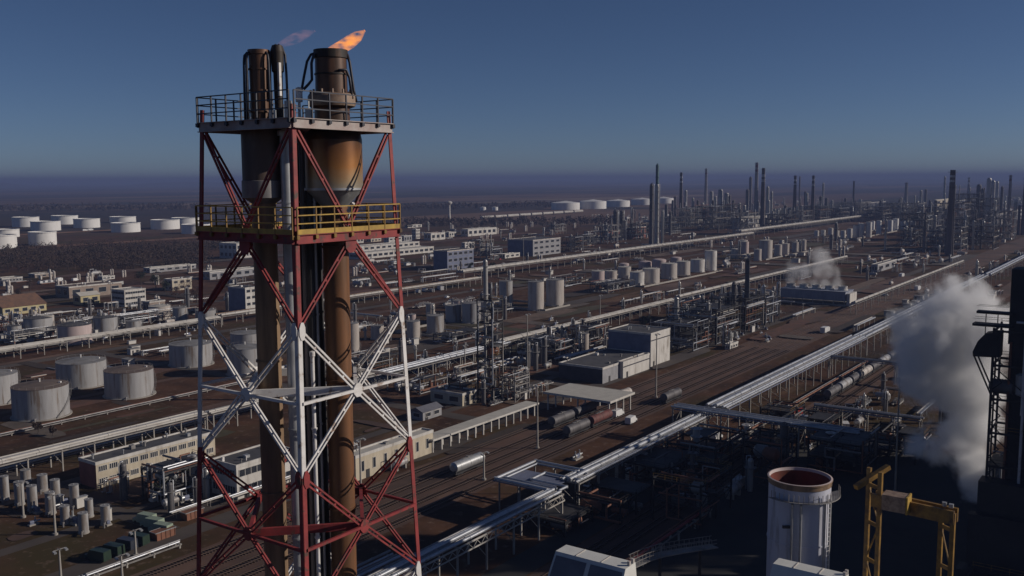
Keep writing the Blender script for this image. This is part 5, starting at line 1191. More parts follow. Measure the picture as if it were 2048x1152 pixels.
b = MB(); b.bar(A_ + pp * 2.6 - dd * 1.4 + Vector((0, 0, zt - 2.0)), A_ - pp * 2.2 + dd * .9 + Vector((0, 0, zt + .1)), .7, .6); b.build('jib', M['ochre_paint'], t)
b = MB()
for s in (-.7, .7): b.bar(A_ + pp * s + Vector((0, 0, zA - .3)), B_ + pp * s + dd * 1.0 + Vector((0, 0, zA - .3)), .42, 1.7)
b.build('bridge_beam', M['ochre_paint'], t)
b = MB(); a = PT(1768, 990, DG - 2); c = PT(1815, 998, DG - 2.6); b.bar(Vector((a.x, a.y, zA + .3)), Vector((c.x, c.y, zA + .3)), 2.2, 2.0); b.build('hoist_box', M['tan_steel'], t)
b = MB(); c2 = c + (c - a).normalized() * .05; b.bar(Vector((c2.x, c2.y, zA + .3)), Vector((c2.x, c2.y, zA + .3)) + (c - a).normalized() * .22, 2.3, 2.2); b.build('end_plate', M['yellow_paint'], t)
b = MB(); q = B_ + Vector((0, 0, zA + .7)); b.cyl(q - dd * .4, q - dd * .4 + Vector((0, 0, .5)), .3, n=8); b.bar(q + dd * .4, q + dd * .4 + Vector((0, 0, .45)), .5); b.build('motor', M['galv'], t)
# white modules at the very bottom
DM = 106
def module(pxl, pyl, lu, lv, hh, label, panels):
    p = PT(pxl, pyl, DM); a1, c1 = uv(p); z = p.z; c0 = c1 - lv; a0 = a1 - 2.4
    t = thing('roof_module', label, 'roof module', W(a1 + lu / 2, c0 + lv / 2), 'pale roof modules on dark frames')
    b = MB(); v = [W(a0, c0, z - hh), W(a1 + lu, c0, z - hh), W(a1 + lu, c1, z - hh), W(a0, c1, z - hh), W(a1 - .4, c0 + .15, z), W(a1 + lu - .3, c0 + .15, z), W(a1 + lu - .3, c1 - .15, z), W(a1 - .4, c1 - .15, z)]
    b.hexa(v); b.build('body', M['module_white'], t)
    A, B, C_, D_ = v[0], v[3], v[7], v[4]     # slanted face
    nrm = (B - A).cross(C_ - A).normalized()
    if nrm.dot(-U) < 0: nrm = -nrm
    for k in range(panels):
        s0, s1 = (k + .06) / panels, (k + .94) / panels
        q = [A.lerp(B, s0).lerp(D_.lerp(C_, s0), .08), A.lerp(B, s1).lerp(D_.lerp(C_, s1), .08), A.lerp(B, s1).lerp(D_.lerp(C_, s1), .88), A.lerp(B, s0).lerp(D_.lerp(C_, s0), .88)]
        b = MB(); b.hexa([x + nrm * .01 for x in q] + [x + nrm * .06 for x in q]); b.build('panel', M['panel_grey'], t)
        b = MB()
    b = MB()
    for s in (.35, .7): b.gbox(a1 - .3, a1 + lu - .4, c0 + lv * s - .05, c0 + lv * s + .05, z + .003, z + .07)
    for i in range(2): b.bar(W(a1 + lu * (.3 + .4 * i), c0 + .3, z), W(a1 + lu * (.3 + .4 * i), c0 + .3, z + .5), .3)
    b.build('trim', M['tank_cream'], t)
    for i in (0, 1):
        for j in (0, 1):
            b = MB(); e = W(a0 + .4 + (lu + 1.6) * i, c0 + .4 + (lv - .8) * j); b.bar(e, e + Vector((0, 0, z - hh - .003)), .5, .5, up=U); b.build('leg', M['steel_dark'], t)
module(1113, 1099, 2.2, 9.4, 3.2, 'white roof module with two dark slanted panels on the near slope', 2)
module(1546, 1124, 1.8, 8, 3.0, 'plain pale roof module in front of the broad chimney foot', 0)
# curved walkway
t = thing('walkway', 'curved grey walkway with railing between the roof module and the broad chimney', 'walkway', Vector((PT(1350, 1110, 118).x, PT(1350, 1110, 118).y, 0)))
pa = [PT(px, py, d) for px, py, d in ((1262, 1131, 112), (1290, 1118, 114), (1320, 1109, 116), (1360, 1102, 118), (1400, 1097, 120), (1428, 1094, 122))]
zz = sum(p.z for p in pa) / len(pa); pa = [Vector((p.x, p.y, p.z * .8 + zz * .2)) for p in pa]
b = MB()
for p, q in zip(pa[:-1], pa[1:]): b.bar(p, q, 1.5, .12)
b.build('deck', M['steel_grey'], t)
b = MB()
for s in (-.7, .7):
    for hgt in (.6, 1.1):
        off = [p + Vector((p.y * s / 120 * .3, -s, hgt)) for p in pa]
        for p, q in zip(off[:-1], off[1:]): b.bar(p, q, .06)
    for p, q in zip(pa[:-1], pa[1:]):
        for k in range(4): e = p.lerp(q, k / 4) + Vector((0, -s, 0)); b.bar(e, e + Vector((0, 0, 1.1)), .06)
b.build('railing', M['steel_grey'], t)
for p in pa[::2]:
    b = MB(); b.bar((p.x, p.y, 0), p - Vector((0, 0, .07)), .3, .3, up=U); b.build('post', M['steel_dark'], t)
# shaded process yard
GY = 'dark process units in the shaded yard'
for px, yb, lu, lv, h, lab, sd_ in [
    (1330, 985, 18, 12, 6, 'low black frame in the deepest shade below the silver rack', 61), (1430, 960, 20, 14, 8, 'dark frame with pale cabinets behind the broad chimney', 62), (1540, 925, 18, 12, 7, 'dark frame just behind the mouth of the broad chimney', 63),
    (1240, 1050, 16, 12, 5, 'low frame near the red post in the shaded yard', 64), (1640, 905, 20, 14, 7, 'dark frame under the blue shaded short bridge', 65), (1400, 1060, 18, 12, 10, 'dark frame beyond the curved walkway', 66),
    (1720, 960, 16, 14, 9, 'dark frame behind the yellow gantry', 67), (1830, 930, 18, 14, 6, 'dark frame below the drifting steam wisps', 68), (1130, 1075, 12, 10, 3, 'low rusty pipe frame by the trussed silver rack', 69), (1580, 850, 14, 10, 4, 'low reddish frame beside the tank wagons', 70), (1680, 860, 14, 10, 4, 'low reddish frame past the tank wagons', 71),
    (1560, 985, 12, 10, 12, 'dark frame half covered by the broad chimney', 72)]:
    unit_px(px, yb, lu, lv, h, lab, sd_, levels=1 if h < 6 else 2, mt='black_steel', vess=6, tall=1 if h > 5 else 0, pipes=9, group=GY, pm=['pipe_grey', 'pipe_rust', 'column_dark', 'steel_dark', 'pipe_rust'])  # steel and pipes coloured darker to deepen the yard's shade
# ------------------------------------------------------------------ steam
def steam(name, label, blobs, dens, scale, seed, contrast=(.40, .62), col=(.97, .97, 1), step=None, aniso=.2, amp=1.5):
    """a puffy closed hull filled with a drifting volume"""
    ct = Vector((0, 0, 0))
    for c, r in blobs: ct += c
    ct /= len(blobs); o0 = Vector((ct.x, ct.y, min(c.z - r for c, r in blobs)))
    m = bpy.data.materials.new('steam_vapour'); m.use_nodes = True; n_ = m.node_tree.nodes; l_ = m.node_tree.links; n_.remove(n_['Principled BSDF'])
    tc = n_.new('ShaderNodeTexCoord'); no = n_.new('ShaderNodeTexNoise'); no.inputs['Scale'].default_value = scale; no.inputs['Detail'].default_value = 5; no.inputs['Roughness'].default_value = .58; no.inputs['Distortion'].default_value = .4
    l_.new(tc.outputs['Object'], no.inputs['Vector'])
    mr = n_.new('ShaderNodeMapRange'); mr.inputs[1].default_value = -.11; mr.inputs[2].default_value = .11; mr.interpolation_type = 'SMOOTHSTEP'
    tot = None
    # smooth union of soft spheres gives the body, noise eats its border
    for c, r in blobs:
        d = n_.new('ShaderNodeVectorMath'); d.operation = 'DISTANCE'; l_.new(tc.outputs['Object'], d.inputs[0]); d.inputs[1].default_value = c - o0
        k = n_.new('ShaderNodeMath'); k.operation = 'MULTIPLY_ADD'; l_.new(d.outputs['Value'], k.inputs[0]); k.inputs[1].default_value = -1 / r; k.inputs[2].default_value = 1
        if tot is None: tot = k.outputs[0]
        else:
            mx = n_.new('ShaderNodeMath'); mx.operation = 'SMOOTH_MAX'; mx.inputs[2].default_value = .25; l_.new(tot, mx.inputs[0]); l_.new(k.outputs[0], mx.inputs[1]); tot = mx.outputs[0]
    a = n_.new('ShaderNodeMath'); a.operation = 'MULTIPLY_ADD'; l_.new(no.outputs[0], a.inputs[0]); a.inputs[1].default_value = amp; a.inputs[2].default_value = -.15 - amp / 2
    s = n_.new('ShaderNodeMath'); s.operation = 'ADD'; l_.new(tot, s.inputs[0]); l_.new(a.outputs[0], s.inputs[1])
    l_.new(s.outputs[0], mr.inputs[0]); mr.inputs[1].default_value = .0; mr.inputs[2].default_value = contrast[1]
    mu = n_.new('ShaderNodeMath'); mu.operation = 'MULTIPLY'; mu.inputs[1].default_value = dens; l_.new(mr.outputs[0], mu.inputs[0])
    pv = n_.new('ShaderNodeVolumePrincipled'); pv.inputs['Color'].default_value = (*col, 1); pv.inputs['Anisotropy'].default_value = aniso; l_.new(mu.outputs[0], pv.inputs['Density']); l_.new(pv.outputs[0], n_['Material Output'].inputs['Volume'])
    # hull: one box around the puffs, snug
    b = MB(); g = 1.05
    x0 = min(c.x - r * g for c, r in blobs); x1 = max(c.x + r * g for c, r in blobs); y0 = min(c.y - r * g for c, r in blobs); y1 = max(c.y + r * g for c, r in blobs); z0 = max(.5, min(c.z - r * g for c, r in blobs)); z1 = max(c.z + r * g for c, r in blobs)
    b.box(x0, x1, y0, y1, z0, z1)
    return tag(b.build(name, m, org=o0), label, 'steam')
DS = 211
bl = [(PT(px, py, DS + dy), r) for px, py, r, dy in [
    (1968, 985, 3.2, 0), (1950, 960, 4.5, 1), (1945, 915, 6.5, 2), (1940, 850, 8.5, 3), (1945, 780, 9.5, 3), (1890, 770, 8.5, 4), (1920, 700, 11, 4), (1860, 690, 10, 4), (1820, 680, 7, 4), (1835, 745, 6.5, 4), (1905, 640, 9, 5), (1930, 605, 7.5, 5), (1965, 690, 8, 2), (1960, 620, 6, 5), (1870, 620, 6, 5), (1795, 660, 4, 4),
    (1880, 900, 4.5, 4), (1835, 895, 4, 5)]]
steam('steam_plume', 'big white steam plume billowing up against the black steel tower', bl, .45, .15, 1, (.4, .42), col=(.985, .99, 1), amp=2.6, aniso=0)
bl = []
for k, c in enumerate(FANS):
    d_ = hypot(c.x, c.y)
    for j in range(3): bl.append((c + Vector((-2 + j * 3.0 + k * .5, 4 + 2 * j, 3 + j * 7.5)), 6 + j * 2.6))
bl = [bl[i] for i in (0, 3, 4, 6, 7, 8, 9, 10, 12, 13)]
steam('steam_plume', 'thin wispy steam drifting up from the cooling tower fans', bl, .085, .13, 2, amp=1.9, col=(1, 1, 1))
# ------------------------------------------------------------------ woods and trees
def crown_mb(b, c, rx, rz, n, s, rr):
    for _ in range(n):
        a, e = rr.uniform(0, 2 * pi), rr.uniform(-1, 1); q = rr.random() ** .45; ce = sqrt(1 - e * e)
        p = c + Vector((cos(a) * ce * rx * q, sin(a) * ce * rx * q, e * rz * q))
        d1 = Vector((rr.uniform(-1, 1), rr.uniform(-1, 1), rr.uniform(-.3, 1))).normalized() * s * rr.uniform(.5, 1.3)
        d2 = d1.cross(Vector((rr.uniform(-1, 1), rr.uniform(-1, 1), rr.uniform(-1, 1)))).normalized() * s * rr.uniform(.15, .5)
        b.poly([p - d1, p + d2, p + d1, p - d2])
def wood(label, pts, n, hgt, m, seed, leaf=1.6, per=26):
    """pts: photo quad (front left, front right, back right, back left) on the ground"""
    rr = random.Random(seed); b = MB(); q = [G(*p) for p in pts]
    for _ in range(n):
        a, c = rr.random(), rr.random(); p = q[0].lerp(q[1], a).lerp(q[3].lerp(q[2], a), c); h = hgt * rr.uniform(.55, 1.15)
        b.bar(p, p + Vector((rr.uniform(-.5, .5), rr.uniform(-.5, .5), h * .6)), .4)
        crown_mb(b, p + Vector((0, 0, h * .6)), h * .38, h * .42, per, leaf, rr)
    return tag(b.build('woodland', M[m], org=q[0]), label, 'wood', kind='stuff')
wood('dark bare wood between the white tanks and the brown warehouse', [(0, 548), (420, 536), (420, 492), (0, 506)], 330, 13, 'bare_twig', 1, 1.1, 46)
wood('browner bare trees mixed into the wood by the white tanks', [(0, 546), (420, 534), (420, 494), (0, 508)], 300, 12, 'bare_brown_twig', 21, 1.0, 40)
wood('bare wood continuing behind the tower and the white sheds', [(420, 505), (700, 478), (700, 462), (420, 490)], 260, 12, 'bare_twig', 2)
wood('belt of bare trees along the fields beyond the sheds', [(690, 458), (1230, 452), (1230, 440), (690, 446)], 420, 12, 'bare_twig', 3, 2.2, 20)
wood('thin far belt of dark trees on the plain', [(640, 425), (1130, 416), (1130, 411), (640, 419)], 300, 16, 'bare_twig', 4, 4, 12)
wood('far dark wood beyond the white tanks', [(0, 425), (420, 422), (420, 414), (0, 416)], 300, 16, 'bare_twig', 5, 4, 12)
def tree(px, yb, h, m, label, seed, bare=True):
    rr = random.Random(seed); p = G(px, yb); t = thing('bare_tree' if bare else 'evergreen_tree', label, 'tree', p, 'single trees around the plant')
    b = MB(); b.cyl(p, p + Vector((.2, .1, h * .5)), h * .028, h * .015, n=7)
    for k in range(7):
        z = h * rr.uniform(.25, .55); a = rr.uniform(0, 6.28); l = h * rr.uniform(.25, .42); b.cyl(p + Vector((0, 0, z)), p + Vector((cos(a) * l * .6, sin(a) * l * .6, z + l * .8)), h * .011, h * .003, n=5)
    b.build('trunk', M['bark'], t)
    b = MB()
    for _ in range(9):
        a = rr.uniform(0, 6.28); q = rr.uniform(.1, .3) * h; crown_mb(b, p + Vector((cos(a) * q, sin(a) * q, h * rr.uniform(.42, .85))), h * .17, h * .15, 70 if bare else 90, .38 if bare else .45, rr)
    b.build('crown', M[m], t); return t
for k, (px, yb, h, m, lab, br) in enumerate([
    (370, 592, 12, 'bare_red_twig', 'reddish bare tree beside the cream house at the tower leg', True), (352, 600, 10, 'bare_red_twig', 'smaller reddish bare tree before the cream house', True), (393, 606, 12, 'bare_red_twig', 'reddish bare tree overlapping the red tower leg', True),
    (312, 578, 12, 'evergreen', 'dark evergreen tree behind the striped cream block', False), (330, 586, 10, 'evergreen', 'second dark evergreen by the striped cream block', False), (282, 570, 11, 'evergreen', 'evergreen rising over the roof of the cream block', False),
    (184, 612, 5, 'evergreen', 'dark round bush in front of the yellowish gabled shed', False), (60, 582, 10, 'bare_twig', 'bare tree near the low brown shed', True), (40, 600, 9, 'bare_twig', 'bare tree behind the orange roofed shed', True),
    (1062, 488, 14, 'bare_red_twig', 'reddish bare tree behind the far dark block', True), (1150, 470, 16, 'bare_red_twig', 'broad reddish bare tree at the edge of the field', True), (940, 545, 9, 'evergreen', 'dark bush at the foot of the dark blue office', False), (985, 545, 9, 'evergreen', 'dark bush between the dark office and the white rack', False),
    (76, 868, 4, 'bare_twig', 'small bare bush by the closest brown yard tank', True), (105, 872, 3.5, 'bare_twig', 'second small bare bush by the closest yard tank', True), (340, 985, 6, 'evergreen', 'dark bush before the cream office block', False), (378, 968, 7, 'evergreen', 'dark tree in front of the office block windows', False), (310, 998, 5, 'evergreen', 'low dark bush by the bent silver pipes', False),
    (1290, 660, 8, 'evergreen', 'dark bush behind the plant hall', False), (1375, 618, 7, 'bare_red_twig', 'reddish bush below the pale pipe rack', True), (1245, 622, 7, 'bare_twig', 'bare bush under the pale pipe rack', True)]):
    tree(px, yb, h, m, lab, 300 + k, br)
# ------------------------------------------------------------------ wagons, vehicles, skips
def wagon(v, u0, ln_, m, label, group):
    t = thing('tank_wagon', label, 'tank wagon', W(u0 + ln_ / 2, v, 0), group); z = 2.75; r = 1.45
    b = MB(); a, c = W(u0 + .6, v, z), W(u0 + ln_ - .6, v, z); d = U
    b.cyl(a, c, r, n=24, caps=False); b.cyl(c, c + d * .4, r, r * .55, n=24); b.cyl(a, a - d * .4, r, r * .55, n=24)
    for q in (.15, .5, .85): e = a.lerp(c, q); b.cyl(e - d * .1, e + d * .1, r * 1.03, n=24)
    b.build('tank', M[m], t)
    b = MB(); b.cyl(a.lerp(c, .5) + Vector((0, 0, r - .1)), a.lerp(c, .5) + Vector((0, 0, r + .4)), .4, n=12); b.bar(a.lerp(c, .3) + Vector((0, 0, r + .12)), a.lerp(c, .7) + Vector((0, 0, r + .12)), .7, .06); b.build('hatch', M['steel_grey'], t)
    b = MB(); b.gbox(u0, u0 + ln_, v - 1.2, v + 1.2, 1.05, 1.3); b.gbox(u0 + .3, u0 + .6, v - 1.1, v + 1.1, 1.3, 2); b.gbox(u0 + ln_ - .6, u0 + ln_ - .3, v - 1.1, v + 1.1, 1.3, 2); b.build('frame', M['steel_dark'], t)
    for q in (.18, .82):
        b = MB(); e = u0 + ln_ * q
        for s in (-.9, .9):
            for o in (-.72, .72): b.cyl(W(e + s, v + o - .06, .82), W(e + s, v + o + .06, .82), .43, n=14)
        for o in (-.95, .95): b.gbox(e - 1.3, e + 1.3, v + o - .08, v + o + .08, .7, 1.0)
        b.build('bogie', M['tyre'], t)
    return t
wagon(156.5, 193.5, 13.5, 'galv', 'single silver tank wagon on the track beside the goods shed', 'tank wagons on the railway')
for k in range(7): wagon(100.5, 338 + k * 14.4, 13.4, ['column_dark', 'tank_grey', 'column_dark', 'tank_cream', 'column_dark', 'tank_grey', 'column_dark'][k], '%s tank wagon of the train under the blue bridge, counted from the broad chimney' % ORD[k], 'tank wagons on the railway')
for k, (v_, u_, m_, lab) in enumerate([(161.5, 250, 'column_dark', 'dark tank wagon beside the platform roof posts'), (161.5, 264.5, 'column_dark', 'second dark tank wagon under the loading bay end'), (151.5, 243, 'column_dark', 'dark tank wagon on the track before the loading bay'), (151.5, 257.5, 'red_wagon', 'rusty red tank wagon coupled behind a dark one'), (161.5, 290, 'tank_cream', 'pale tank wagon partly under the loading canopy'), (146.5, 300, 'column_dark', 'dark tank wagon standing alone by the silver rack')]):
    wagon(v_, u_, 13.2, m_, lab, 'tank wagons on the railway')
def car(label, px, py, m, ang=0, kind='car', group='vehicles around the plant'):
    p = G(px, py); t = thing('parked_car' if kind == 'car' else 'parked_van' if kind == 'van' else 'parked_truck', label, kind, p, group); t.rotation_euler = (0, 0, pi / 2 - ALPHA + ang)
    ln_, w, h1, h2 = {'car': (4.4, 1.8, .85, 1.45), 'van': (5.6, 2.1, 1.2, 2.4), 'truck': (8.5, 2.5, 1.2, 3.1)}[kind]
    x0, x1 = -ln_ / 2, ln_ / 2; ORG[t.name] = Vector()
    b = MB(); b.box(x0, x1, -w / 2, w / 2, .35, h1)
    if kind == 'car': b.hexa([(x0 + .5, -w / 2, h1), (x1 - 1.1, -w / 2, h1), (x1 - 1.1, w / 2, h1), (x0 + .5, w / 2, h1), (x0 + .9, -w * .42, h2), (x1 - 1.9, -w * .42, h2), (x1 - 1.9, w * .42, h2), (x0 + .9, w * .42, h2)])
    elif kind == 'van': b.hexa([(x0, -w / 2, h1), (x1 - .8, -w / 2, h1), (x1 - .8, w / 2, h1), (x0, w / 2, h1), (x0 + .05, -w * .47, h2), (x1 - 1.5, -w * .47, h2), (x1 - 1.5, w * .47, h2), (x0 + .05, w * .47, h2)])
    else: b.box(x0, x1 - 2.4, -w / 2, w / 2, h1 + .1, h2); b.box(x1 - 2.1, x1, -w / 2, w / 2, h1, 2.6)
    b.build('body', M[m], t)
    b = MB(); zc = h1 + .08
    e = {'car': x1 - 1.05, 'van': x1 - .78, 'truck': x1 + .01}[kind]
    b.hexa([(e - .06, -w * .44, zc), (e + .02, -w * .44, zc), (e + .02, w * .44, zc), (e - .06, w * .44, zc), (e - .72, -w * .38, h2 - .12), (e - .64, -w * .38, h2 - .12), (e - .64, w * .38, h2 - .12), (e - .72, w * .38, h2 - .12)] if kind != 'truck' else [(e - .02, -w * .44, 1.6), (e + .03, -w * .44, 1.6), (e + .03, w * .44, 1.6), (e - .02, w * .44, 1.6), (e - .02, -w * .42, 2.4), (e + .03, -w * .42, 2.4), (e + .03, w * .42, 2.4), (e - .02, w * .42, 2.4)])
    b.build('windscreen', M['glass'], t)
    for sx in (x0 + .85, x1 - .85):
        for sy in (-w / 2, w / 2):
            b = MB(); b.cyl((sx, sy - .1, .36), (sx, sy + .1, .36), .36, n=12); b.build('wheel', M['tyre'], t)
    return t
for px, py, m, a, k, lab in [
    (80, 568, 'car_white', 1.5, 'van', 'white van, first of three in a row before the brown warehouse'), (90, 567, 'car_white', 1.5, 'van', 'white van in the middle of three before the brown warehouse'), (101, 566, 'car_white', 1.5, 'van', 'white van at the end of three before the brown warehouse'), (118, 563, 'car_white', .6, 'truck', 'white truck standing apart from the three white vans'), (150, 562, 'car_white', .3, 'van', 'white van beside the wood edge'),
    (170, 462, 'car_white', 0, 'truck', 'white truck on the field under the white tanks'), (181, 461, 'car_white', 0, 'truck', 'second white truck on the field under the white tanks'), (836, 585, 'car_white', 1.2, 'van', 'white van, first of a line beside the tower leg'), (849, 583, 'car_white', 1.2, 'van', 'white van, second of a line beside the tower leg'), (863, 584, 'car_silver', 1.2, 'van', 'silver van, third of a line beside the tower leg'), (881, 580, 'car_white', 1.0, 'truck', 'white truck closing the line of vans'), (945, 582, 'car_silver', .2, 'car', 'silver car on the road before the trio of tanks'), (894, 596, 'car_white', .2, 'car', 'white car alone on the bare ground near the trio of tanks'),
    (1723, 527, 'car_white', .2, 'truck', 'white truck on the dirt yard, first of three'), (1738, 522, 'car_white', .2, 'truck', 'white truck on the dirt yard, second of three'), (1750, 528, 'car_silver', .2, 'truck', 'grey truck on the dirt yard, third of three'), (1650, 665, 'car_white', 0, 'truck', 'white truck beside the broad silver rack'), (1803, 554, 'car_white', 0, 'truck', 'white truck under the far rack past the cooling tower'), (1835, 580, 'car_white', 0, 'truck', 'white truck by the double silver rack'), (1770, 592, 'car_silver', 1.5, 'car', 'silver car by the legs of the high pipeline'), (1000, 520, 'car_red', 0, 'car', 'red car before the low white hut'), (1130, 517, 'car_white', .4, 'truck', 'white truck near the greenish lit dark block'), (1155, 523, 'car_silver', .2, 'van', 'grey van near the greenish lit dark block'),
    (790, 528, 'car_white', .2, 'truck', 'white truck below the longest sheds'), (815, 531, 'car_white', .2, 'truck', 'second white truck below the longest sheds'), (770, 540, 'car_silver', 1.5, 'car', 'silver car in the car park below the longest sheds'), (782, 543, 'car_dark', 1.5, 'car', 'dark car in the car park below the longest sheds'), (796, 541, 'car_white', 1.5, 'car', 'white car in the car park below the longest sheds'), (748, 547, 'car_red', 1.5, 'car', 'red car in the car park below the longest sheds'), (735, 536, 'car_white', 1.5, 'car', 'white car at the start of the car park below the sheds'),
    (1235, 832, 'car_white', 0, 'van', 'white van under the loading canopy'), (1150, 836, 'car_silver', 0, 'van', 'grey van in the shade of the loading canopy'), (1262, 846, 'car_white', .1, 'van', 'white van just outside the loading canopy'), (210, 560, 'car_silver', .5, 'car', 'silver car near the trailer like hut'), (315, 600, 'car_white', .5, 'car', 'white car by the striped cream block'), (455, 600, 'car_white', .2, 'van', 'white van in the yard seen through the tower'), (350, 622, 'car_white', .2, 'van', 'white van near the pale tank at the tower leg'), (20, 597, 'car_dark', .2, 'car', 'dark car at the picture edge near the orange shed'), (1105, 560, 'car_white', .3, 'van', 'white van behind the trio of tall tanks'), (1590, 834, 'car_red', 0, 'truck', 'red truck in the yard before the tank wagons'), (1652, 852, 'orange_paint', 0, 'truck', 'orange truck in the yard past the red truck'), (1548, 893, 'car_white', 0, 'van', 'white van in the shaded yard'), (1690, 858, 'car_white', .4, 'van', 'white van on the lit strip past the orange truck'), (1432, 880, 'car_white', 0, 'van', 'white van in shade beside the crossing bridge')]:
    car(lab, px, py, m, a, k)
def skip(px, py, m, label):
    p = G(px, py); a, c = uv(p); t = thing('skip_container', label, 'skip', p, 'open containers along the road'); l, w, h = 5.2, 2.3, 1.9
    b = MB(); b.hexa([W(a + .5, c, 0), W(a + l - .5, c, 0), W(a + l - .5, c + w, 0), W(a + .5, c + w, 0), W(a, c, h), W(a + l, c, h), W(a + l, c + w, h), W(a, c + w, h)]); b.build('body', M[m], t)
    b = MB()
    for k in range(5):
        e = a + .3 + k * (l - .6) / 4
        for y in (c - .06, c + w + .06): b.bar(W(e, y, .1), W(e, y, h), .12, .1, up=U)
    b.build('rib', M[m], t)
    b = MB(); b.gbox(a - .08, a + l + .08, c - .1, c, h - .12, h + .06); b.gbox(a - .08, a + l + .08, c + w, c + w + .1, h - .12, h + .06); b.gbox(a - .1, a, c, c + w, h - .12, h + .06); b.gbox(a + l, a + l + .1, c, c + w, h - .12, h + .06); b.build('rim', M['galv'], t)
for px, py, m, lab in [(312, 1084, 'pipe_rust', 'low brown open container beside the pale green vans'), (372, 1043, 'pipe_rust', 'brown open container by the tower leg')]:
    skip(px, py, m, lab)
for px, py, m, lab in [(196, 1120, 'car_green', 'dark green van at the start of the parked line by the road'), (224, 1109, 'car_green', 'second dark green van of the parked line by the road'), (250, 1097, 'car_dark', 'dark blue van in the parked line by the road'), (274, 1088, 'car_green', 'last dark green van of the parked line by the road'),
    (290, 1046, 'car_pale_green', 'pale green van farthest up the road behind the parked line'), (305, 1055, 'car_pale_green', 'pale green van in the middle of the upper three'), (322, 1066, 'car_pale_green', 'pale green van next to the low brown container')]:
    car(lab, px, py, m, pi / 2 + .2, 'van', 'vans parked along the road')
# ------------------------------------------------------------------ bund walls, pumps
def bund(u0, u1, v0, v1, h, label, m='concrete'):
    t = MB(); w = .35
    t.gbox(u0, u1, v0, v0 + w, 0, h); t.gbox(u0, u1, v1 - w, v1, 0, h); t.gbox(u0, u0 + w, v0 + w, v1 - w, 0, h); t.gbox(u1 - w, u1, v0 + w, v1 - w, 0, h)
    tag(t.build('bund_wall', M[m], org=W((u0 + u1) / 2, (v0 + v1) / 2)), label, 'bund wall', 'bund walls around the tanks')
def bund_px(pts, mg, h, label, m='concrete'):
    q = [uv(G(*p)) for p in pts]; bund(min(a for a, c in q) - mg, max(a for a, c in q) + mg, min(c for a, c in q) - mg, max(c for a, c in q) + mg + 8, h, label, m)
bund_px([(1196, 566), (1421, 543)], 8, 1.2, 'low wall around the cream tank row'); bund_px([(1489, 517), (1606, 502)], 8, 1.2, 'low wall around the second cream tank row'); bund_px([(1012, 612), (1110, 613)], 7, 1.2, 'low wall around the trio of tall tanks')
bund_px([(871, 668), (943, 648)], 8, 1.1, 'low wall around the tanks beside the tower leg'); bund_px([(1699, 477), (1827, 453)], 12, 1.5, 'low wall around the upright far tanks')
bund_px([(86, 491), (331, 459)], 40, 2.0, 'long low earth wall around the white tank field', 'gravel')
pr = thing('pump_set', 'small pump with motor on a concrete plinth among the pipework', 'pump', (0, 0, 0), 'pump sets on the plant ground')
b = MB(); b.box(-1.2, 1.2, -.6, .6, 0, .35); b.build('plinth', M['concrete'], pr)
b = MB(); b.cyl((-.9, 0, .85), (.1, 0, .85), .36, n=10); b.box(-.9, .1, -.3, .3, .35, .6); b.build('motor', M['wall_blue'], pr)
b = MB(); b.cyl((.2, 0, .85), (.7, 0, .85), .45, n=10); b.cyl((.5, 0, .9), (.5, 0, 2.0), .18, n=8); b.cyl((.7, 0, .85), (1.7, 0, .85), .2, n=8); b.build('pump', M['galv'], pr)
rr = random.Random(77); first = True
cb = thing('equipment_cabinet', 'small pale equipment cabinet standing among the pipework', 'cabinet', (0, 0, 0), 'small cabinets on the plant ground')
b = MB(); b.box(-.9, .9, -.6, .6, .1, 2.1); b.build('body', M['wall_white'], cb)
b = MB(); b.box(-1, 1, -.7, .7, 2.103, 2.25); b.build('roof', M['galv'], cb)
b = MB(); b.box(-.7, .7, -.64, -.603, .3, 1.9); b.build('door', M['galv'], cb)
zones = [((700, 760), (960, 680), 16), ((1080, 690), (1210, 640), 10), ((1340, 690), (1540, 640), 22), ((20, 690), (400, 640), 20), ((300, 1010), (400, 960), 6), ((1200, 580), (1420, 560), 10), ((1120, 1000), (1500, 900), 14), ((980, 800), (1060, 770), 5), ((1600, 900), (1800, 840), 10), ((1220, 500), (1500, 470), 14), ((60, 1000), (230, 1060), 6)]
for a, c, n_ in zones:
    for _ in range(n_):
        p = G(rr.uniform(a[0], c[0]), rr.uniform(min(a[1], c[1]), max(a[1], c[1]))); s = rr.uniform(.8, 1.5); rz = pi / 2 - ALPHA + rr.choice([0, pi / 2, pi])
        if first: pr.location = p; pr.rotation_euler = (0, 0, rz); first = False
        else: copy_tree(pr, p, None, rz, s)
first = True
for a, c, n_ in zones + [((1150, 560), (1500, 460), 10), ((1700, 470), (2030, 540), 14), ((680, 540), (1000, 480), 10), ((40, 600), (380, 545), 10), ((1250, 470), (2000, 430), 26)]:
    for _ in range(max(3, n_ // 2)):
        p = G(rr.uniform(a[0], c[0]), rr.uniform(min(a[1], c[1]), max(a[1], c[1]))); s = (rr.uniform(.7, 2.2), rr.uniform(.7, 1.6), rr.uniform(.7, 1.5)); rz = pi / 2 - ALPHA + rr.choice([0, pi / 2, pi])
        if first: cb.location = p; cb.rotation_euler = (0, 0, rz); first = False
        else: copy_tree(cb, p, None, rz, s)
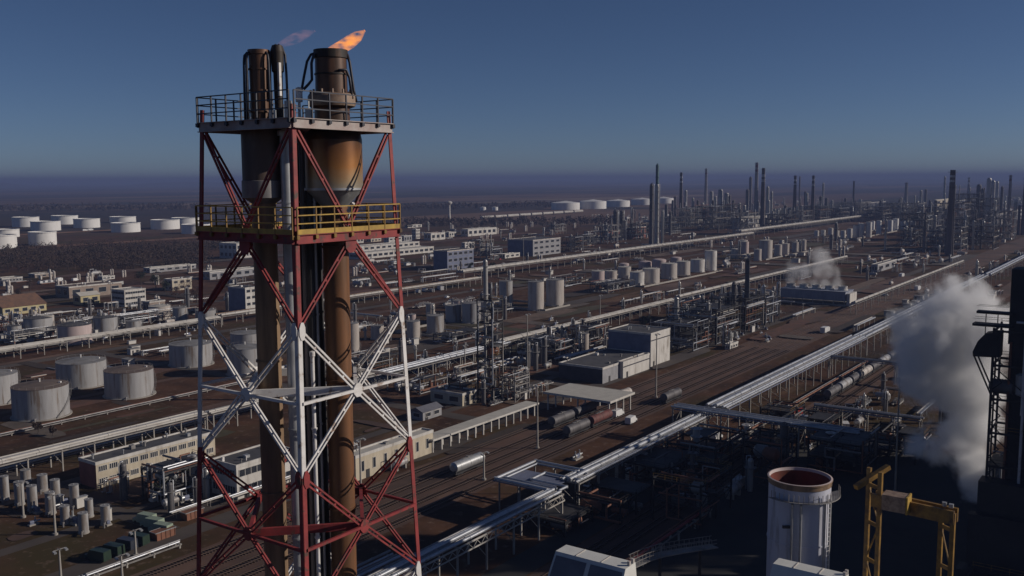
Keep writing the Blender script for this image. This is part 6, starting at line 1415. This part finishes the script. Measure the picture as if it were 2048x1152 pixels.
# ------------------------------------------------------------------ small plant: pads, manifolds, drums, cabins
for (a, c, d, e) in ((40, 1500, 143, 172), (60, 900, 178, 186), (60, 400, 202, 208), (40, 1300, 267, 275), (100, 1500, 411, 420), (124, 130, 186, 268), (401, 409, 186, 412), (639, 648, 60, 412), (243, 251, 186, 412), (100, 1500, 519, 529), (40, 640, 91, 105), (170, 204, 108, 134), (258, 278, 60, 130)):
    OCC.append((a, c, d, e))
vq = [uv(G(px, yb)) for px, yt, yb, w in vr]
OCC.append((min(a for a, c in vq) - 40, max(a for a, c in vq) + 40, min(c for a, c in vq) - 45, max(c for a, c in vq) + 30))
def free(u, v, ru, rv):
    return not any(u + ru > a and u - ru < b_ and v + rv > c and v - rv < d for a, b_, c, d in OCC)
rr = random.Random(5)
def proto(name, label, cat, group): return thing(name, label, cat, (0, 0, 0), group)
PRT = []
# every prototype is built at the origin, x along the racks
for k in range(3):
    t = proto('pipe_manifold', ['low pipe manifold on a small frame, one of many on the yards', 'pipe manifold with a raised loop, one of many on the yards', 'pipe manifold with upright valves, one of many on the yards'][k], 'pipe manifold', 'pipe manifolds on the plant yards')
    b = MB()
    for x in (-3, 0, 3):
        for y in (-1.6, 1.6): b.bar((x, y, 0), (x, y, 2.4), .2)
        b.bar((x, -1.8, 2.4), (x, 1.8, 2.4), .18)
    b.build('frame', M['steel_grey' if k else 'steel_dark'], t)
    for j in range(6):
        b = MB(); y = -1.5 + .6 * j; z = 2.7 + (j % 2) * .3; L_ = rr.uniform(3.5, 6); r_ = rr.uniform(.12, .26)
        if k == 0: pts = [(-L_, y, z), (L_, y, z), (L_, y, .2)]
        elif k == 1: pts = [(-L_, y, .6), (-L_ + 1.2, y, .6), (-L_ + 1.2, y, z + 1.6), (L_ - 1.5, y, z + 1.6), (L_ - 1.5, y, .4)]
        else: pts = [(-L_, y, 1.0), (L_, y, 1.0)]
        for p, q in zip(pts[:-1], pts[1:]): b.cyl(p, q, r_, n=7)
        if k == 2:
            for x in (-2.4, -.8, 1, 2.6): b.cyl((x, y, 1), (x, y, 2 + rr.uniform(0, 1)), r_ * .8, n=6); b.cyl((x, y, 1.5), (x, y, 1.7), r_ * 1.9, n=8)
        b.build('pipe', M[['pipe_silver', 'pipe_white', 'pipe_grey', 'pipe_rust', 'pipe_silver', 'pipe_white'][j]], t)
    PRT.append((t, 6, 2.2))
for k in range(2):
    t = proto('drum_skid', ['horizontal silver drum on saddles, one of many on the yards', 'horizontal cream drum on saddles with a ladder, one of many on the yards'][k], 'drum', 'horizontal drums on the plant yards')
    b = MB(); b.cyl((-2.6, 0, 2), (2.6, 0, 2), 1.1, n=16, caps=False); b.cyl((2.6, 0, 2), (3.1, 0, 2), 1.1, .5, n=16); b.cyl((-2.6, 0, 2), (-3.1, 0, 2), 1.1, .5, n=16); b.build('drum', M['tank_grey' if k == 0 else 'tank_cream'], t)
    b = MB()
    for x in (-1.8, 1.8): b.box(x - .25, x + .25, -.9, .9, 0, 1.3)
    b.build('saddle', M['concrete'], t)
    b = MB(); b.cyl((0, 0, 3), (0, 0, 3.9), .3, n=8); b.cyl((1.2, 0, 3), (1.2, 0, 4.2), .12, n=6); b.cyl((1.2, 0, 4.2), (3.6, 0, 4.2), .12, n=6); b.cyl((3.6, 0, 4.2), (3.6, 0, .2), .12, n=6); b.build('nozzle', M['pipe_silver'], t)
    PRT.append((t, 3.6, 1.2))
for k in range(3):
    t = proto('upright_vessel', ['slim upright silver vessel, one of many on the yards', 'upright dark vessel with platform, one of many on the yards', 'pair of upright cream vessels, one of many on the yards'][k], 'vessel', 'upright vessels on the plant yards')
    h = (8, 10, 6)[k]; r_ = (.7, .9, .8)[k]
    for x in ((0,) if k < 2 else (-1.2, 1.2)):
        b = MB(); b.lathe([(r_ * .9, 0), (r_ * .9, .8), (r_, 1), (r_, h - .7), (r_ * .7, h - .2), (0, h)], (x, 0, 0), 14); b.build('shell', M[('column_silver', 'column_dark', 'tank_cream')[k]], t)
    b = MB(); b.ring((0, 0, h * .7), r_, .7, .12, 14)
    for j in range(8):
        a = 2 * pi * j / 8; e = Vector((cos(a) * (r_ + .65), sin(a) * (r_ + .65), h * .7)); b.bar(e, e + Vector((0, 0, 1)), .06)
    b.build('platform', M['steel_grey'], t)
    b = MB(); b.tube([(r_ + .3, 0, .3), (r_ + .3, 0, h + .3), (0, 0, h + .5), (0, 0, h - .1)], .14, 6); b.build('pipe', M['pipe_silver'], t)
    PRT.append((t, 2.2, 1.4))
t = proto('equipment_cabin', 'small flat roofed equipment cabin, one of many on the yards', 'cabin', 'equipment cabins on the plant yards')
b = MB(); b.box(-2.6, 2.6, -1.5, 1.5, 0, 2.7); b.build('wall', M['wall_white'], t)
b = MB(); b.box(-2.8, 2.8, -1.7, 1.7, 2.703, 2.95); b.build('roof', M['roof_grey'], t)
b = MB(); b.box(-1.8, -.9, -1.56, -1.503, .02, 2.1); b.build('door', M['steel_dark'], t)
b = MB(); b.box(.4, 1.8, -1.55, -1.503, 1.1, 2.0); b.build('window', M['glass'], t)
PRT.append((t, 3, 2))
t = proto('pipe_stack', 'open heap of stored pipes on timbers, one of many on the yards', 'pipe pile', 'stored pipe piles on the plant yards')
for j in range(3):
    b = MB(); b.bar((-3 + 3 * j, -1.6, .12), (-3 + 3 * j, 1.6, .12), .24); b.build('timber', M['sleeper'], t)
for j in range(7):
    b = MB(); y = -1.2 + .4 * j if j < 4 else -1.0 + .4 * (j - 4); z = .46 if j < 4 else .82; b.cyl((-5 + rr.uniform(-.5, .5), y * 1.1, z), (5 + rr.uniform(-.5, .5), y * 1.1, z), .2, n=8); b.build('pipe', M[rr.choice(['pipe_rust', 'pipe_grey', 'pipe_white'])], t)
PRT.append((t, 5.5, 1.7))
t = proto('pipe_trestle', 'short low pipe trestle with three pipes, one of many on the yards', 'pipe trestle', 'low pipe trestles on the plant yards')
for j in range(4):
    b = MB(); x = -12 + 8 * j
    for y in (-1, 1): b.bar((x, y, 0), (x, y, 2.2), .22)
    b.bar((x, -1.3, 2.3), (x, 1.3, 2.3), .22); b.build('support', M['concrete'], t)
for y, r_, m_ in ((-.7, .28, 'pipe_white'), (0, .2, 'pipe_silver'), (.7, .3, 'pipe_silver')):
    b = MB(); b.cyl((-14, y, 2.4 + r_), (14, y, 2.4 + r_), r_, n=8); b.cyl((14, y, 2.4 + r_), (14, y, .2), r_, n=8); b.build('pipe', M[m_], t)
PRT.append((t, 14.2, 1.5))
RZ = pi / 2 - ALPHA
ready = set(); NUM = {}
def scatter(quad, n, pick, smin=.8, smax=1.4):
    q = [G(*p) for p in quad]; done = 0; tries = 0
    while done < n and tries < n * 14:
        tries += 1; a, c = rr.random(), rr.random()
        p = q[0].lerp(q[1], a).lerp(q[3].lerp(q[2], a), c); i = rr.choice(pick); t, ru, rv = PRT[i]; s = rr.uniform(smin, smax); turn = rr.random() < .3
        if turn: ru, rv = rv, ru
        u, v = uv(p)
        if NUM.get(i, 0) > 280 or not free(u, v, ru * s + .6, rv * s + .6): continue
        OCC.append((u - ru * s, u + ru * s, v - rv * s, v + rv * s)); NUM[i] = NUM.get(i, 0) + 1; done += 1
        rz = RZ + (pi / 2 if turn else 0) + (pi if rr.random() < .5 else 0)
        if i not in ready: t.location = p; t.rotation_euler = (0, 0, rz); t.scale = (s, s, s); ready.add(i)
        else: copy_tree(t, p, None, rz, s)
ALL = [0, 1, 2, 3, 4, 5, 6, 7, 8, 9, 10]; PIP = [0, 1, 2, 2, 3, 5, 6, 10, 10]
for quad, n, pick, s0, s1 in [
    ([(690, 800), (1000, 760), (1000, 690), (690, 740)], 40, PIP, .7, 1.3), ([(1040, 760), (1230, 700), (1210, 640), (1040, 700)], 34, PIP, .7, 1.4), ([(690, 700), (1010, 640), (1010, 590), (690, 630)], 34, PIP, .7, 1.3), ([(1340, 720), (1560, 640), (1550, 580), (1340, 640)], 46, PIP, .8, 1.6),
    ([(0, 690), (420, 640), (420, 600), (0, 640)], 50, ALL, .7, 1.3), ([(0, 600), (420, 560), (420, 540), (0, 560)], 26, [3, 7, 7, 8, 9], .8, 1.5), ([(680, 590), (1010, 545), (1010, 500), (680, 530)], 44, ALL, .8, 1.5), ([(680, 500), (1200, 470), (1200, 445), (680, 465)], 40, [0, 3, 5, 7, 7], .9, 1.8),
    ([(1010, 580), (1450, 500), (1450, 460), (1010, 530)], 50, ALL, .8, 1.5), ([(1180, 490), (1640, 440), (1640, 400), (1180, 440)], 110, [0, 1, 2, 3, 5, 6, 6, 7], 1.2, 2.8), ([(1450, 560), (1720, 510), (1720, 460), (1450, 500)], 44, ALL, .9, 1.7), ([(1640, 520), (2046, 470), (2046, 400), (1640, 430)], 130, [0, 1, 2, 3, 5, 6, 6, 7], 1.1, 2.8),
    ([(1720, 600), (2046, 540), (2046, 470), (1720, 520)], 60, ALL, .8, 1.6), ([(1560, 700), (2000, 600), (2000, 560), (1560, 640)], 26, [0, 3, 8, 9, 10], .8, 1.3), ([(100, 830), (420, 740), (420, 690), (0, 720)], 16, [3, 8, 9, 10], .6, 1.0), ([(230, 1060), (700, 960), (700, 900), (230, 980)], 26, PIP, .6, 1.0),
    ([(700, 1000), (1200, 860), (1240, 830), (700, 940)], 18, [8, 9, 3], .6, 1.0), ([(1130, 1120), (1500, 1000), (1500, 940), (1130, 1040)], 30, PIP, .7, 1.2), ([(1560, 900), (1800, 830), (1790, 780), (1560, 840)], 22, PIP, .7, 1.2), ([(1780, 900), (1960, 860), (1960, 700), (1780, 760)], 20, PIP, .7, 1.2), ([(880, 830), (1100, 790), (1100, 760), (880, 800)], 14, PIP, .6, 1.0),
    ([(440, 640), (690, 600), (690, 520), (440, 560)], 26, ALL, .7, 1.3), ([(1240, 650), (1400, 600), (1400, 570), (1240, 610)], 14, PIP, .7, 1.2)]:
    scatter(quad, n, pick, s0, s1)
# worn ground: pads, dirt tracks, stained aprons
PM = ['gravel', 'concrete_worn', 'asphalt', 'dirt_pale', 'dirt_red', 'dirt_dark', 'dirt_red', 'grass_dry']
z = .052; rr = random.Random(9)
for quad, n in (([(0, 1100), (420, 900), (420, 690), (0, 720)], 26), ([(690, 1000), (1240, 820), (1200, 600), (690, 700)], 44), ([(0, 690), (1000, 560), (1000, 470), (0, 560)], 34), ([(1000, 640), (1700, 520), (1700, 440), (1000, 520)], 34), ([(1240, 860), (1980, 620), (1980, 480), (1400, 560)], 30)):
    q = [G(*p) for p in quad]
    for _ in range(n):
        a, c = rr.random(), rr.random(); p = q[0].lerp(q[1], a).lerp(q[3].lerp(q[2], a), c); u, v = uv(p); d = p.length / 300
        lu, lv = (rr.uniform(8, 50) * d, rr.uniform(2, 9) * d) if rr.random() < .7 else (rr.uniform(3, 8) * d, rr.uniform(8, 40) * d)
        z += .004; b = MB(); m_ = rr.choice(PM); k = 14; pts = []
        for j in range(k):      # a ragged edge
            t_ = 2 * pi * j / k; sx, sy = cos(t_), sin(t_); e = .5
            pts.append(W(u + abs(sx) ** e * (1 if sx > 0 else -1) * lu / 2 * rr.uniform(.88, 1.06), v + abs(sy) ** e * (1 if sy > 0 else -1) * lv / 2 * rr.uniform(.85, 1.1), z))
        b.poly(pts); tag(b.build('pavement' if m_ in ('concrete_worn', 'asphalt') else 'ground_patch', M[m_]), kind='structure')
